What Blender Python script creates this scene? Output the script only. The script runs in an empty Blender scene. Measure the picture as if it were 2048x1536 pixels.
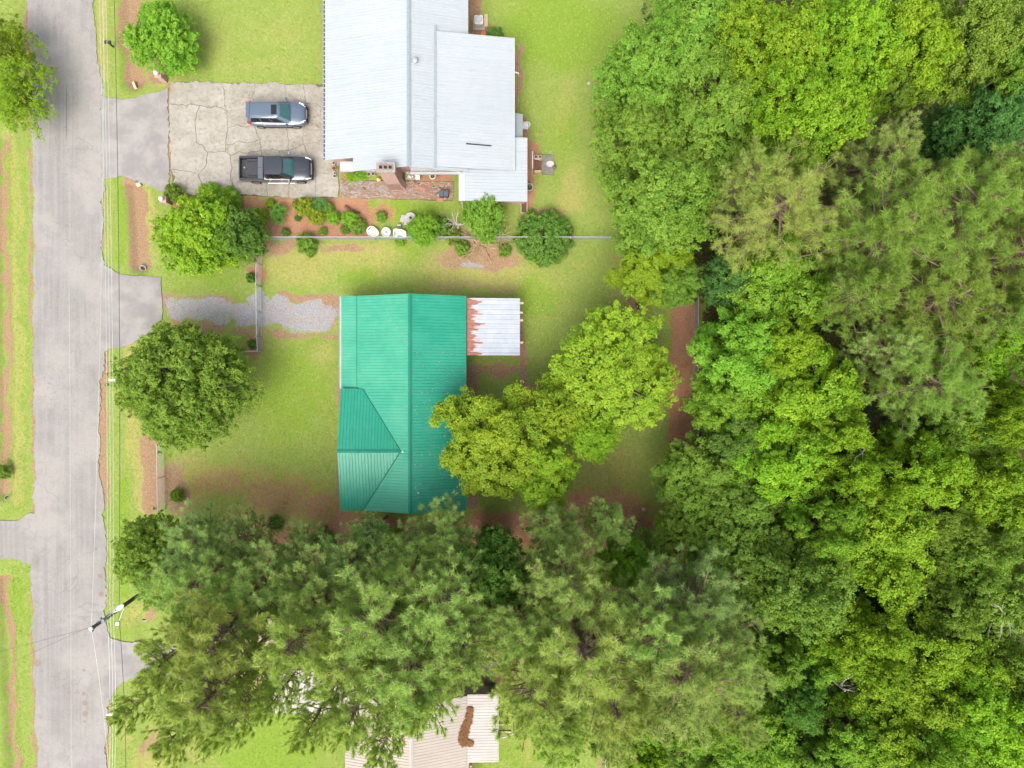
import bpy, bmesh, math, random
import numpy as np
from mathutils import Vector, Matrix
from mathutils.geometry import delaunay_2d_cdt

R = math.radians
scn = bpy.context.scene
COL = scn.collection

# ------------------------------------------------------------------ camera
CAM_H = 58.0            # drone height above the lawn (m)
FPX = 1420.0            # focal length in pixels of the 2048 px wide photograph
cam = bpy.data.objects.new('camera', bpy.data.cameras.new('camera'))
COL.objects.link(cam)
cam.location = (0, 0, CAM_H)
cam.rotation_euler = (0, 0, 0)
cam.data.sensor_width = 36.0
cam.data.lens = 36.0 * FPX / 2048.0
cam.data.clip_end = 2000
scn.camera = cam

# ------------------------------------------------------------------ sky, sun, exposure
SUN_EL, SUN_AZ = 60.0, 196.0      # sun high in the south-south-west, veiled by thin cloud
w = bpy.data.worlds.new('World'); scn.world = w; w.use_nodes = True
wn = w.node_tree.nodes; wl = w.node_tree.links
bg = wn['Background']
sky = wn.new('ShaderNodeTexSky'); sky.sky_type = 'NISHITA'; sky.sun_disc = False
sky.sun_elevation = R(SUN_EL); sky.sun_rotation = R(SUN_AZ)
sky.air_density = 1.0; sky.dust_density = 5.0; sky.ozone_density = 0.6
veil = wn.new('ShaderNodeHueSaturation'); veil.inputs['Saturation'].default_value = 0.45     # thin white cloud veil
wl.new(sky.outputs[0], veil.inputs['Color']); wl.new(veil.outputs[0], bg.inputs[0]); bg.inputs[1].default_value = 0.15
sl = bpy.data.lights.new('sun', 'SUN'); sl.energy = 0.85; sl.angle = R(36); sl.color = (1.0, 0.955, 0.88)
sun = bpy.data.objects.new('sun', sl); COL.objects.link(sun)
a = R(SUN_AZ); e = R(SUN_EL)
sd = Vector((math.sin(a) * math.cos(e), math.cos(a) * math.cos(e), math.sin(e)))
sun.rotation_euler = sd.to_track_quat('Z', 'Y').to_euler()
sun.location = sd * 120
scn.view_settings.view_transform = 'Standard'
scn.view_settings.look = 'None'
scn.view_settings.gamma = 1.0
scn.view_settings.exposure = 1.22
try:
    scn.cycles.max_bounces = 9; scn.cycles.diffuse_bounces = 6; scn.cycles.glossy_bounces = 3
    scn.cycles.transmission_bounces = 6; scn.cycles.transparent_max_bounces = 4
except Exception:
    pass

# ------------------------------------------------------------------ survey helpers
def P(px, py, h=0.0):
    """site position of a point of height h surveyed at photograph pixel (px, py)"""
    k = (CAM_H - h) / FPX
    return Vector(((px - 1024) * k, (768 - py) * k, h))
def G(px, h=0.0):
    return px * (CAM_H - h) / FPX

rng = np.random.default_rng(7)
random.seed(7)

def fbm(x, y, scale, seed=0, octaves=4, gain=0.5):
    out = np.zeros_like(x, dtype=np.float64); amp = 1.0; tot = 0.0
    for o in range(octaves):
        g = np.random.default_rng(seed * 31 + o).random((128, 128))
        fx = x / scale * (2 ** o) + 17.3 * o; fy = y / scale * (2 ** o) + 9.1 * o
        ix = np.floor(fx).astype(int); iy = np.floor(fy).astype(int)
        tx = fx - ix; ty = fy - iy
        tx = tx * tx * (3 - 2 * tx); ty = ty * ty * (3 - 2 * ty)
        a_ = g[ix % 128, iy % 128]; b_ = g[(ix + 1) % 128, iy % 128]
        c_ = g[ix % 128, (iy + 1) % 128]; d_ = g[(ix + 1) % 128, (iy + 1) % 128]
        out += amp * ((a_ * (1 - tx) + b_ * tx) * (1 - ty) + (c_ * (1 - tx) + d_ * tx) * ty)
        tot += amp; amp *= gain
    return out / tot

# ------------------------------------------------------------------ material helpers
class NT:
    def __init__(s, name):
        s.m = bpy.data.materials.new(name); s.m.use_nodes = True
        s.t = s.m.node_tree; s.b = s.t.nodes['Principled BSDF']
        s.out = s.t.nodes['Material Output']; s._pos = None; s._obj = None
    def n(s, typ): return s.t.nodes.new(typ)
    def link(s, a, b): s.t.links.new(a, b)
    def pos(s):
        if not s._pos: s._pos = s.n('ShaderNodeNewGeometry').outputs['Position']
        return s._pos
    def obj(s):
        if not s._obj: s._obj = s.n('ShaderNodeTexCoord').outputs['Object']
        return s._obj
    def scaled(s, vec, sc):
        mp = s.n('ShaderNodeMapping'); mp.inputs['Scale'].default_value = sc; s.link(vec, mp.inputs[0]); return mp.outputs[0]
    def noise(s, scale, detail=4, rough=0.55, vec=None, dist=0.0):
        nd = s.n('ShaderNodeTexNoise'); nd.inputs['Scale'].default_value = scale
        nd.inputs['Detail'].default_value = detail; nd.inputs['Roughness'].default_value = rough
        nd.inputs['Distortion'].default_value = dist
        s.link(vec or s.pos(), nd.inputs['Vector']); return nd.outputs['Fac']
    def voro(s, scale, feature='F1', vec=None, out='Distance'):
        nd = s.n('ShaderNodeTexVoronoi'); nd.feature = feature; nd.inputs['Scale'].default_value = scale
        s.link(vec or s.pos(), nd.inputs['Vector']); return nd.outputs[out]
    def val(s, sock, v):
        if isinstance(v, (int, float)): sock.default_value = v
        elif isinstance(v, (tuple, list)): sock.default_value = (*v, 1.0) if len(v) == 3 else v
        else: s.link(v, sock)
    def math(s, op, a, b=0.0, clamp=False):
        nd = s.n('ShaderNodeMath'); nd.operation = op; nd.use_clamp = clamp
        s.val(nd.inputs[0], a); s.val(nd.inputs[1], b); return nd.outputs[0]
    def rng(s, v, a, b, c=0.0, d=1.0, smooth=True):
        nd = s.n('ShaderNodeMapRange'); nd.interpolation_type = 'SMOOTHSTEP' if smooth else 'LINEAR'
        s.val(nd.inputs[0], v)
        for i, x in enumerate((a, b, c, d)): nd.inputs[i + 1].default_value = x
        return nd.outputs[0]
    def mix(s, f, a, b, mode='MIX'):
        nd = s.n('ShaderNodeMix'); nd.data_type = 'RGBA'; nd.blend_type = mode
        s.val(nd.inputs[0], f); s.val(nd.inputs[6], a); s.val(nd.inputs[7], b); return nd.outputs[2]
    def attr(s, name, out='Fac'):
        nd = s.n('ShaderNodeAttribute'); nd.attribute_name = name; return nd.outputs[out]
    def sep(s, c):
        nd = s.n('ShaderNodeSeparateColor'); s.link(c, nd.inputs[0]); return nd.outputs
    def bump(s, h, strength=0.4, dist=0.05):
        nd = s.n('ShaderNodeBump'); nd.inputs['Strength'].default_value = strength
        nd.inputs['Distance'].default_value = dist; s.link(h, nd.inputs['Height'])
        s.link(nd.outputs[0], s.b.inputs['Normal'])
    def done(s, col=None, rough=None, metal=None, spec=None, coat=None):
        if col is not None: s.val(s.b.inputs['Base Color'], col)
        if rough is not None: s.val(s.b.inputs['Roughness'], rough)
        if metal is not None: s.b.inputs['Metallic'].default_value = metal
        if spec is not None: s.b.inputs['Specular IOR Level'].default_value = spec
        if coat is not None: s.b.inputs['Coat Weight'].default_value = coat; s.b.inputs['Coat Roughness'].default_value = 0.08
        return s.m

MATS = {}
def simple(name, c1, c2=None, rough=0.6, metal=0.0, scale=4.0, bump=0.0, bscale=30.0, spec=0.4, coat=None, local=True):
    if name in MATS: return MATS[name]
    t = NT(name); vec = t.obj() if local else t.pos()
    c2 = c2 or tuple(x * 0.75 for x in c1)
    f = t.rng(t.noise(scale, 6, 0.6, vec), 0.3, 0.7)
    if bump: t.bump(t.noise(bscale, 4, 0.6, vec), bump, 0.02)
    MATS[name] = t.done(t.mix(f, c1, c2), rough, metal, spec, coat)
    return MATS[name]

# ------------------------------------------------------------------ object helpers
def link(o, parent=None):
    COL.objects.link(o)
    if parent is not None: o.parent = parent
    return o
def thing(name, label, cat, loc=(0, 0, 0), rz=0.0, group=None, scale=None):
    o = bpy.data.objects.new(name, None); o.empty_display_size = 0.3; COL.objects.link(o)
    o.location = loc; o.rotation_euler = (0, 0, rz)
    if scale is not None: o.scale = scale
    o['label'] = label; o['category'] = cat
    if group: o['group'] = group
    return o
def tag(o, label, cat, group=None):
    o['label'] = label; o['category'] = cat
    if group: o['group'] = group
    return o
def struct(o, kind='structure'):
    o['kind'] = kind; return o

class MB:
    """collects shapes into one mesh"""
    def __init__(s): s.v = []; s.f = []
    def add(s, vs, fs):
        b = len(s.v); s.v += [tuple(v) for v in vs]; s.f += [tuple(i + b for i in f) for f in fs]; return s
    def box(s, c, d, rz=0.0, taper=1.0, rx=0.0, ry=0.0):
        m = Matrix.Rotation(rz, 3, 'Z') @ Matrix.Rotation(ry, 3, 'Y') @ Matrix.Rotation(rx, 3, 'X'); vs = []
        for z in (-1, 1):
            k = taper if z > 0 else 1.0
            for x, y in ((-1, -1), (1, -1), (1, 1), (-1, 1)):
                vs.append(Vector(c) + m @ Vector((x * d[0] / 2 * k, y * d[1] / 2 * k, z * d[2] / 2)))
        return s.add(vs, [(3, 2, 1, 0), (4, 5, 6, 7), (0, 1, 5, 4), (1, 2, 6, 5), (2, 3, 7, 6), (3, 0, 4, 7)])
    def rbox(s, c, d, r=0.05, rz=0.0, n=3):
        """box with rounded vertical edges and a chamfered top"""
        pts = []
        for cx, cy, a0 in ((1, 1, 0), (-1, 1, 90), (-1, -1, 180), (1, -1, 270)):
            for i in range(n + 1):
                t = R(a0 + 90 * i / n)
                pts.append((cx * (d[0] / 2 - r) + r * math.cos(t), cy * (d[1] / 2 - r) + r * math.sin(t)))
        m = Matrix.Rotation(rz, 3, 'Z'); ch = min(r, d[2] / 2) * 0.6; k = len(pts); vs = []
        for z, q in ((-d[2] / 2, 0), (d[2] / 2 - ch, 0), (d[2] / 2, ch)):
            for x, y in pts:
                sx = (d[0] - 2 * q) / d[0]; sy = (d[1] - 2 * q) / d[1]
                vs.append(Vector(c) + m @ Vector((x * sx, y * sy, z)))
        fs = [tuple(range(k - 1, -1, -1)), tuple(range(2 * k, 3 * k))]
        for l in range(2):
            for i in range(k): fs.append((l * k + i, l * k + (i + 1) % k, (l + 1) * k + (i + 1) % k, (l + 1) * k + i))
        return s.add(vs, fs)
    def tube(s, pts, r, n=6, caps=True):
        pts = [Vector(p) for p in pts]; k = len(pts)
        rs = r if isinstance(r, (list, tuple)) else [r] * k
        vs = []; fs = []; up = Vector((0, 0, 1))
        for i, p in enumerate(pts):
            d = (pts[min(i + 1, k - 1)] - pts[max(i - 1, 0)])
            d = d.normalized() if d.length > 1e-9 else Vector((0, 0, 1))
            ref = up if abs(d.z) < 0.95 else Vector((1, 0, 0))
            x = d.cross(ref).normalized(); y = x.cross(d)
            for j in range(n):
                t = 2 * math.pi * j / n; vs.append(p + (x * math.cos(t) + y * math.sin(t)) * rs[i])
        for i in range(k - 1):
            for j in range(n):
                fs.append((i * n + j, (i + 1) * n + j, (i + 1) * n + (j + 1) % n, i * n + (j + 1) % n))
        if caps: fs += [tuple(range(n)), tuple(range(k * n - 1, (k - 1) * n - 1, -1))]
        return s.add(vs, fs)
    def lathe(s, prof, n=16, c=(0, 0, 0), sx=1.0, sy=1.0):
        vs = []; fs = []; c = Vector(c); k = len(prof)
        for r, z in prof:
            for j in range(n):
                t = 2 * math.pi * j / n; vs.append(c + Vector((r * sx * math.cos(t), r * sy * math.sin(t), z)))
        for i in range(k - 1):
            for j in range(n): fs.append((i * n + j, i * n + (j + 1) % n, (i + 1) * n + (j + 1) % n, (i + 1) * n + j))
        fs += [tuple(range(n - 1, -1, -1)), tuple(range((k - 1) * n, k * n))]
        return s.add(vs, fs)
    def prism(s, pts, off):
        """polygon (3-D points) swept by the vector off"""
        k = len(pts); off = Vector(off)
        vs = [Vector(p) for p in pts] + [Vector(p) + off for p in pts]
        fs = [tuple(range(k - 1, -1, -1)), tuple(range(k, 2 * k))]
        for i in range(k): fs.append((i, (i + 1) % k, k + (i + 1) % k, k + i))
        return s.add(vs, fs)
    def loft(s, rings, cap=True):
        n = len(rings[0]); vs = [p for r_ in rings for p in r_]; fs = []
        for i in range(len(rings) - 1):
            for j in range(n): fs.append((i * n + j, i * n + (j + 1) % n, (i + 1) * n + (j + 1) % n, (i + 1) * n + j))
        if cap: fs += [tuple(range(n - 1, -1, -1)), tuple(range((len(rings) - 1) * n, len(rings) * n))]
        return s.add(vs, fs)
    def mesh(s, name, mat=None, smooth=False, fix=True):
        me = bpy.data.meshes.new(name); me.from_pydata(s.v, [], s.f)
        if fix:
            bm = bmesh.new(); bm.from_mesh(me); bmesh.ops.recalc_face_normals(bm, faces=bm.faces); bm.to_mesh(me); bm.free()
        if mat: me.materials.append(mat)
        if smooth:
            me.polygons.foreach_set('use_smooth', [True] * len(me.polygons))
            try: me.set_sharp_from_angle(angle=R(40))
            except Exception: pass
        me.update(); return me
    def build(s, name, mat, parent=None, smooth=False, at=None):
        o = bpy.data.objects.new(name, s.mesh(name, mat, smooth)); link(o, parent)
        if at is not None: o.location = at
        return o

def part(root, name, mb, mat, smooth=False):
    """part whose shape was laid out in site coordinates: cancels the root's own position"""
    o = mb.build(name, mat, root, smooth); o.location = -Vector(root.location); return o
def sub(par, name, mb, mat, smooth=False):
    return mb.build(name, mat, par, smooth)

def fast_mesh(name, verts, faces, mat, tint=None):
    """verts (N,3), faces (M,k) numpy"""
    me = bpy.data.meshes.new(name); nv = len(verts); nf, k = faces.shape
    me.vertices.add(nv); me.vertices.foreach_set('co', np.ascontiguousarray(verts, dtype=np.float32).ravel())
    me.loops.add(nf * k); me.loops.foreach_set('vertex_index', np.ascontiguousarray(faces, dtype=np.int32).ravel())
    me.polygons.add(nf); me.polygons.foreach_set('loop_start', np.arange(0, nf * k, k, dtype=np.int32))
    try: me.polygons.foreach_set('loop_total', np.full(nf, k, dtype=np.int32))
    except Exception: pass
    if mat: me.materials.append(mat)
    if tint is not None:
        at = me.attributes.new('tint', 'FLOAT', 'FACE'); at.data.foreach_set('value', np.ascontiguousarray(tint, dtype=np.float32))
    me.update(calc_edges=True); return me

def setmat(o, m):
    o.material_slots[0].link = 'OBJECT'; o.material_slots[0].material = m
def copy_tree(root, loc, rz=0.0, scale=None, label=None, cat=None, group=None, mats=None):
    r_ = root.copy(); COL.objects.link(r_); r_.location = loc; r_.rotation_euler = (0, 0, rz)
    if scale is not None: r_.scale = scale
    if label: r_['label'] = label
    if group: r_['group'] = group
    for ch in root.children:
        c = ch.copy(); COL.objects.link(c); c.parent = r_
        for g in ch.children:
            d = g.copy(); COL.objects.link(d); d.parent = c
    return r_

# =================================================================== GROUND
xs = np.concatenate([[-700, -350, -180, -100, -65], np.arange(-48, 48.01, 0.16), [65, 100, 180, 350, 700]])
ys = np.concatenate([[-700, -350, -180, -90, -55], np.arange(-37, 37.01, 0.16), [55, 90, 180, 350, 700]])
gx, gy = np.meshgrid(xs, ys)
qx = gx * FPX / CAM_H + 1024; qy = 768 - gy * FPX / CAM_H          # survey units
wx = qx + (fbm(qx, qy, 40, 1) - 0.5) * 46; wy = qy + (fbm(qx, qy, 40, 2) - 0.5) * 46
fine = fbm(qx, qy, 14, 3, 4) - 0.5
def blob(cx, cy, rx, ry, rot=0.0, amp=1.0):
    c, s_ = math.cos(R(rot)), math.sin(R(rot))
    dx, dy = wx - cx, wy - cy
    u = (dx * c + dy * s_) / rx; v = (-dx * s_ + dy * c) / ry
    return amp * np.clip(1.35 - np.sqrt(u * u + v * v) * 0.85, 0, 1)
def strip(pts, hw, warp=0.35, amp=1.0):
    ax = qx + (wx - qx) * warp; ay = qy + (wy - qy) * warp
    d = np.full(qx.shape, 1e9)
    for (x0, y0), (x1, y1) in zip(pts[:-1], pts[1:]):
        ex, ey = x1 - x0, y1 - y0; L2 = ex * ex + ey * ey
        t = np.clip(((ax - x0) * ex + (ay - y0) * ey) / L2, 0, 1)
        d = np.minimum(d, np.hypot(ax - x0 - t * ex, ay - y0 - t * ey))
    return amp * np.clip(1.5 - d / hw, 0, 1)
def rect(x0, y0, x1, y1, soft=8, amp=1.0, warp=0.4):
    ax = qx + (wx - qx) * warp; ay = qy + (wy - qy) * warp
    d = np.maximum(np.maximum(x0 - ax, ax - x1), np.maximum(y0 - ay, ay - y1))
    return amp * np.clip(0.5 - d / (2 * soft), 0, 1)
def mx(*a): return np.maximum.reduce(a)

DITCH_R1 = [(258, -80), (262, 60), (266, 158)]
DITCH_R2 = [(272, 375), (278, 450), (282, 528)]
DITCH_R3 = [(285, 1235), (292, 1400), (296, 1600)]
DITCH_L1 = [(2, 280), (4, 500), (6, 700), (8, 985)]
DITCH_L2 = [(8, 1160), (14, 1300), (30, 1600)]
ditch = mx(strip(DITCH_R1, 22, .15), strip(DITCH_R2, 20, .15), strip(DITCH_L1, 16, .15), strip(DITCH_L2, 15, .15),
           0.6 * strip(DITCH_R3, 16, .15))
# bare soil
dirt = mx(strip(DITCH_R1, 26, .9, .85), strip(DITCH_R2, 24, .9, .82), strip(DITCH_L1, 13, 1.0, .64), strip(DITCH_L2, 11, 1.0, .66),
          strip([(62, 300), (66, 700), (66, 1030)], 6, .5, .62), strip([(58, -80), (62, 260)], 8, .5, .75), strip([(64, 1140), (72, 1600)], 6, .5, .66),
          strip([(207, 690), (202, 900), (208, 1000)], 11, .4, .85), strip([(205, 350), (206, 520)], 5, .4, .6), strip([(216, 1400), (214, 1600)], 6, .4, .66),
          blob(345, 970, 34, 55, 0, .95), strip([(300, 880), (304, 1010)], 22, .5, .72), blob(1280, 612, 20, 22),
          blob(955, 515, 105, 36, 0, .8), blob(560, 495, 55, 14, 0, .8), blob(690, 494, 60, 16, 0, .8), blob(960, 470, 60, 25, 0, .75),
          rect(1020, 590, 1052, 720, 8, .7), blob(985, 735, 45, 18, 0, .95), strip([(1040, 715), (1052, 840)], 10, .6, .75),
          strip([(640, 165), (640, 0)], 3, .2, .5), strip([(945, 0), (948, 60), (985, 66)], 14, .4, .95),
          strip([(1040, 100), (1032, 230), (1052, 240), (1058, 400), (1050, 430)], 8, .5, .8),
          rect(335, 585, 470, 600, 6, .6), strip([(335, 600), (360, 660), (440, 655)], 14, .6, .7),
          strip([(470, 662), (680, 672)], 7, .5, .65), strip([(560, 590), (690, 600)], 10, .6, .75), blob(665, 620, 22, 36, 0, .9), blob(395, 615, 30, 18, 0, .7), blob(450, 600, 34, 12, 0, .75),
          strip([(515, 500), (517, 560)], 8, .2, .95), strip([(516, 675), (516, 700)], 9, .2, .95), blob(505, 548, 14, 16), blob(508, 690, 14, 16),
          blob(300, 1225, 22, 28, 0, .8), blob(560, 1250, 60, 40, 0, .8), blob(540, 1330, 60, 60, 0, .9), blob(1085, 425, 60, 14, 0, .8),
          blob(990, 1345, 45, 50, 0, .95), blob(1215, 1500, 12, 60, 0, .9), blob(1310, 1480, 45, 40, 0, .9), blob(300, 1480, 26, 60, 20, .62),
          rect(1040, 760, 1110, 840, 15, .7), blob(265, 160, 28, 16), strip([(335, 170), (336, 380)], 7, .5, .75), blob(310, 155, 22, 14, 0, .7),
          strip([(860, 565), (1040, 580)], 10, .9, .5), strip([(940, 745), (945, 1010)], 14, .5, .8), strip([(678, 690), (676, 1030)], 5, .4, .7))
# pine straw and bark mulch
straw = mx(rect(508, 396, 735, 474, 7, 1.0, .25), rect(345, 392, 520, 440, 8, .95), rect(683, 338, 712, 362, 4), blob(763, 432, 17, 17, 0, 1), blob(720, 440, 34, 26, 20, .95),
           rect(812, 343, 905, 362, 3, 1, .1), blob(545, 1080, 45, 55, 0, .95), blob(470, 1040, 60, 30, 0, .42), blob(700, 1090, 90, 60, 0, .95), blob(850, 1070, 230, 32, 0, .95), blob(1040, 1060, 260, 36, -4, .9),
           blob(1200, 1020, 110, 50, 0, .75), blob(640, 1010, 60, 50, 0, .55), rect(1342, 590, 1398, 900, 16, 1), blob(1260, 1090, 110, 60, 0, .9), blob(440, 965, 90, 55, 0, .5), blob(560, 990, 130, 60, 10, .52),
           rect(1050, 280, 1070, 410, 5, .9), blob(510, 550, 16, 18, 0, .9), blob(510, 690, 16, 18, 0, .9), blob(965, 68, 24, 16, 0, 1), rect(1052, 285, 1078, 312, 5, 1))
# dry, yellowed grass
dry = mx(strip([(28, 280), (32, 700), (36, 1000)], 14, .8, .68), blob(1150, 385, 36, 50, 0, .95), blob(1245, 545, 24, 60, 0, .9), blob(950, 535, 120, 50, 0, 1.0), blob(700, 510, 120, 36, 0, 1.0), blob(590, 530, 90, 46, 0, .85),
         blob(300, 440, 16, 90, 0, .95), blob(296, 520, 12, 20, 0, .8), strip([(258, 690), (266, 850), (290, 1010)], 17, .6, .95), blob(380, 960, 70, 60, 0, .8), blob(540, 985, 130, 50, 10, .8), blob(640, 700, 30, 20, 0, .6),
         strip([(200, 0), (205, 150)], 12, .4, .9), strip([(222, 350), (215, 520)], 7, .4, .5), blob(440, 90, 40, 60, 0, .5), blob(560, 60, 80, 50, 0, .5), blob(520, 130, 130, 24, 0, .5), blob(1130, 220, 30, 90, 20, .5),
         blob(1200, 930, 110, 70, 0, .7), blob(310, 1500, 34, 70, 20, .95), blob(400, 1500, 50, 20, 20, .6), blob(760, 410, 20, 12, 0, .6), blob(610, 640, 100, 30, 0, .6), blob(325, 155, 40, 16, 0, .9),
         blob(1090, 560, 60, 30, 0, .5), blob(270, 1230, 30, 30, 0, .7), blob(245, 1460, 16, 60, 0, .7), blob(1170, 520, 60, 20, 0, .45), blob(1050, 1490, 26, 50, 0, .6))
lush = mx(blob(1120, 60, 130, 90, 0, .9), blob(1130, 260, 40, 60, 0, .7), blob(580, 790, 90, 120, 0, .75), blob(790, 415, 90, 20, 0, 1), blob(800, 505, 70, 26, 0, .8), blob(720, 540, 60, 40, 0, .8), blob(1080, 590, 50, 40, 0, .9), blob(1070, 520, 60, 30, 0, .6),
          rect(234, -60, 246, 180, 5, .8), blob(540, 1500, 110, 80, 0, .9), strip([(240, 360), (240, 520)], 10, .5, .8), strip([(245, 960), (250, 1260)], 12, .5, .8), strip([(20, 300), (22, 470)], 16, .5, .8), blob(600, 570, 20, 14, 0, .8), blob(420, 560, 90, 20, 0, .6), blob(1040, 1510, 60, 40, 0, .6), blob(30, 1200, 30, 90, 0, .6))
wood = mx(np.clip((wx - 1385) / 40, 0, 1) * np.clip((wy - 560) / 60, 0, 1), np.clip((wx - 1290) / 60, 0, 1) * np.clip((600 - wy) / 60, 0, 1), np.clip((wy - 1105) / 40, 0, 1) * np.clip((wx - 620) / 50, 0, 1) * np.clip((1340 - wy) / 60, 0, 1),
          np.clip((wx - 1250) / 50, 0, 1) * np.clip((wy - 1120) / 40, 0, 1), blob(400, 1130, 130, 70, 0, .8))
gravel = mx(rect(328, 588, 470, 652, 8, .60, .8), blob(590, 632, 95, 28, 0, 1), blob(535, 625, 80, 30, 0, 1), blob(420, 607, 60, 16, 0, .9), blob(520, 590, 20, 16, 0, .8), blob(940, 535, 34, 14, 0, .62), rect(470, 598, 650, 658, 8, .78, .7))
gravel *= (qx < 1000)
far = (np.abs(gx) > 50) | (np.abs(gy) > 38)
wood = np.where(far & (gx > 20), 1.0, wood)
gz = -0.02 - 0.04 * fbm(qx, qy, 60, 5) - 0.42 * np.clip(ditch, 0, 1) ** 1.5 + 0.015 * fine
gz = np.where(far, -0.05, gz)
ny, nx = gx.shape
verts = np.stack([gx.ravel(), gy.ravel(), gz.ravel()], 1)
idx = np.arange(ny * nx).reshape(ny, nx)
faces = np.stack([idx[:-1, :-1].ravel(), idx[:-1, 1:].ravel(), idx[1:, 1:].ravel(), idx[1:, :-1].ravel()], 1)

t = NT('ground_cover')
A = t.sep(t.attr('cover_a', 'Color')); B = t.sep(t.attr('cover_b', 'Color'))
n1 = t.noise(0.35, 5, .6); n2 = t.noise(2.2, 6, .65); n3 = t.noise(9, 5, .7); n4 = t.noise(30, 3, .7)
def msk(a, k=0.75, lo=.42, hi=.60):
    v = t.math('ADD', a, t.math('MULTIPLY', t.math('SUBTRACT', n3, .5), k))
    v = t.math('ADD', v, t.math('MULTIPLY', t.math('SUBTRACT', n2, .5), .5))
    return t.rng(v, lo, hi)
nA = t.noise(.9, 6, .7)
grass = t.mix(t.rng(n1, .3, .7), (.15, .235, .042), (.21, .265, .072))
grass = t.mix(t.rng(n2, .32, .72), grass, (.185, .265, .058))
grass = t.mix(t.math('MULTIPLY', t.rng(nA, .50, .74), .5), grass, (.26, .25, .095))
grass = t.mix(t.math('MULTIPLY', t.rng(nA, .52, .28), .65), grass, (.115, .205, .028))
grass = t.mix(msk(B[0], .6, .3, .75), grass, (.125, .245, .016))
grass = t.mix(t.math('MULTIPLY', msk(A[2], .9, .25, .85), .85), grass, (.335, .275, .105))
rusty = t.math('MULTIPLY', t.rng(t.math('ADD', A[1], t.math('ADD', t.math('MULTIPLY', t.math('SUBTRACT', n2, .5), 1.1), t.math('MULTIPLY', t.math('SUBTRACT', n3, .5), .5))), .22, .52), .85)
grass = t.mix(t.math('MULTIPLY', rusty, t.rng(n3, .25, .6, .35, 1.0)), grass, t.mix(t.rng(nA, .35, .65), (.37, .22, .07), (.29, .155, .055)))
nB = t.noise(4.2, 5, .75)
grass = t.mix(t.math('MULTIPLY', t.rng(nB, .50, .34), .7), grass, (.095, .165, .022))
grass = t.mix(t.math('MULTIPLY', t.rng(nB, .54, .70), .7), grass, (.36, .34, .14))
clump = t.voro(7.0)
grass = t.mix(t.math('MULTIPLY', t.rng(clump, .25, .8), .35), grass, (.11, .165, .018))
grass = t.mix(t.math('MULTIPLY', t.rng(n4, .35, .7), .6), grass, (.30, .33, .075))
dirtc = t.mix(t.rng(n3, .3, .7), (.225, .135, .07), (.36, .25, .155))
dirtc = t.mix(t.rng(n4, .45, .75), dirtc, (.14, .085, .045))
strawc = t.mix(t.rng(n3, .3, .72), (.36, .19, .11), (.24, .12, .07))
strawc = t.mix(t.rng(n4, .5, .75), strawc, (.46, .29, .18))
strawc = t.mix(t.math('MULTIPLY', t.rng(nA, .5, .72), .6), strawc, (.20, .085, .045))
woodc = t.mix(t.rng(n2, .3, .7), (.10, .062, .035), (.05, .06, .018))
pebble = t.voro(30.0, 'F1', None, 'Color')
peb = t.n('ShaderNodeSeparateColor'); t.link(pebble, peb.inputs[0])
gravc = t.mix(peb.outputs[0], (.17, .17, .182), (.36, .355, .365))
gravc = t.mix(t.rng(n2, .5, .78), gravc, (.38, .25, .13))
gravc = t.mix(t.math('MULTIPLY', t.rng(nA, .5, .7), .5), gravc, (.34, .22, .10))
c = t.mix(msk(A[0]), grass, dirtc)
c = t.mix(msk(B[2], .6, .45, .62), c, gravc)
c = t.mix(msk(A[1], .6), c, strawc)
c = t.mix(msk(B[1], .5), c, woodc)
hb = t.math('ADD', t.math('MULTIPLY', n4, .6), n3)
t.bump(hb, .55, .06)
M_GROUND = t.done(c, .95, spec=.1)
me = fast_mesh('ground', verts, faces, M_GROUND)
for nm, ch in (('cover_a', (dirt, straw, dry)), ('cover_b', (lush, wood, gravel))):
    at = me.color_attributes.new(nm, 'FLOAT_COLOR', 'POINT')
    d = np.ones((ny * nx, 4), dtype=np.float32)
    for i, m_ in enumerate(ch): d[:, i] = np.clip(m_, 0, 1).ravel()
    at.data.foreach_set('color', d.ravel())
ground = struct(link(bpy.data.objects.new('ground', me)))

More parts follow.
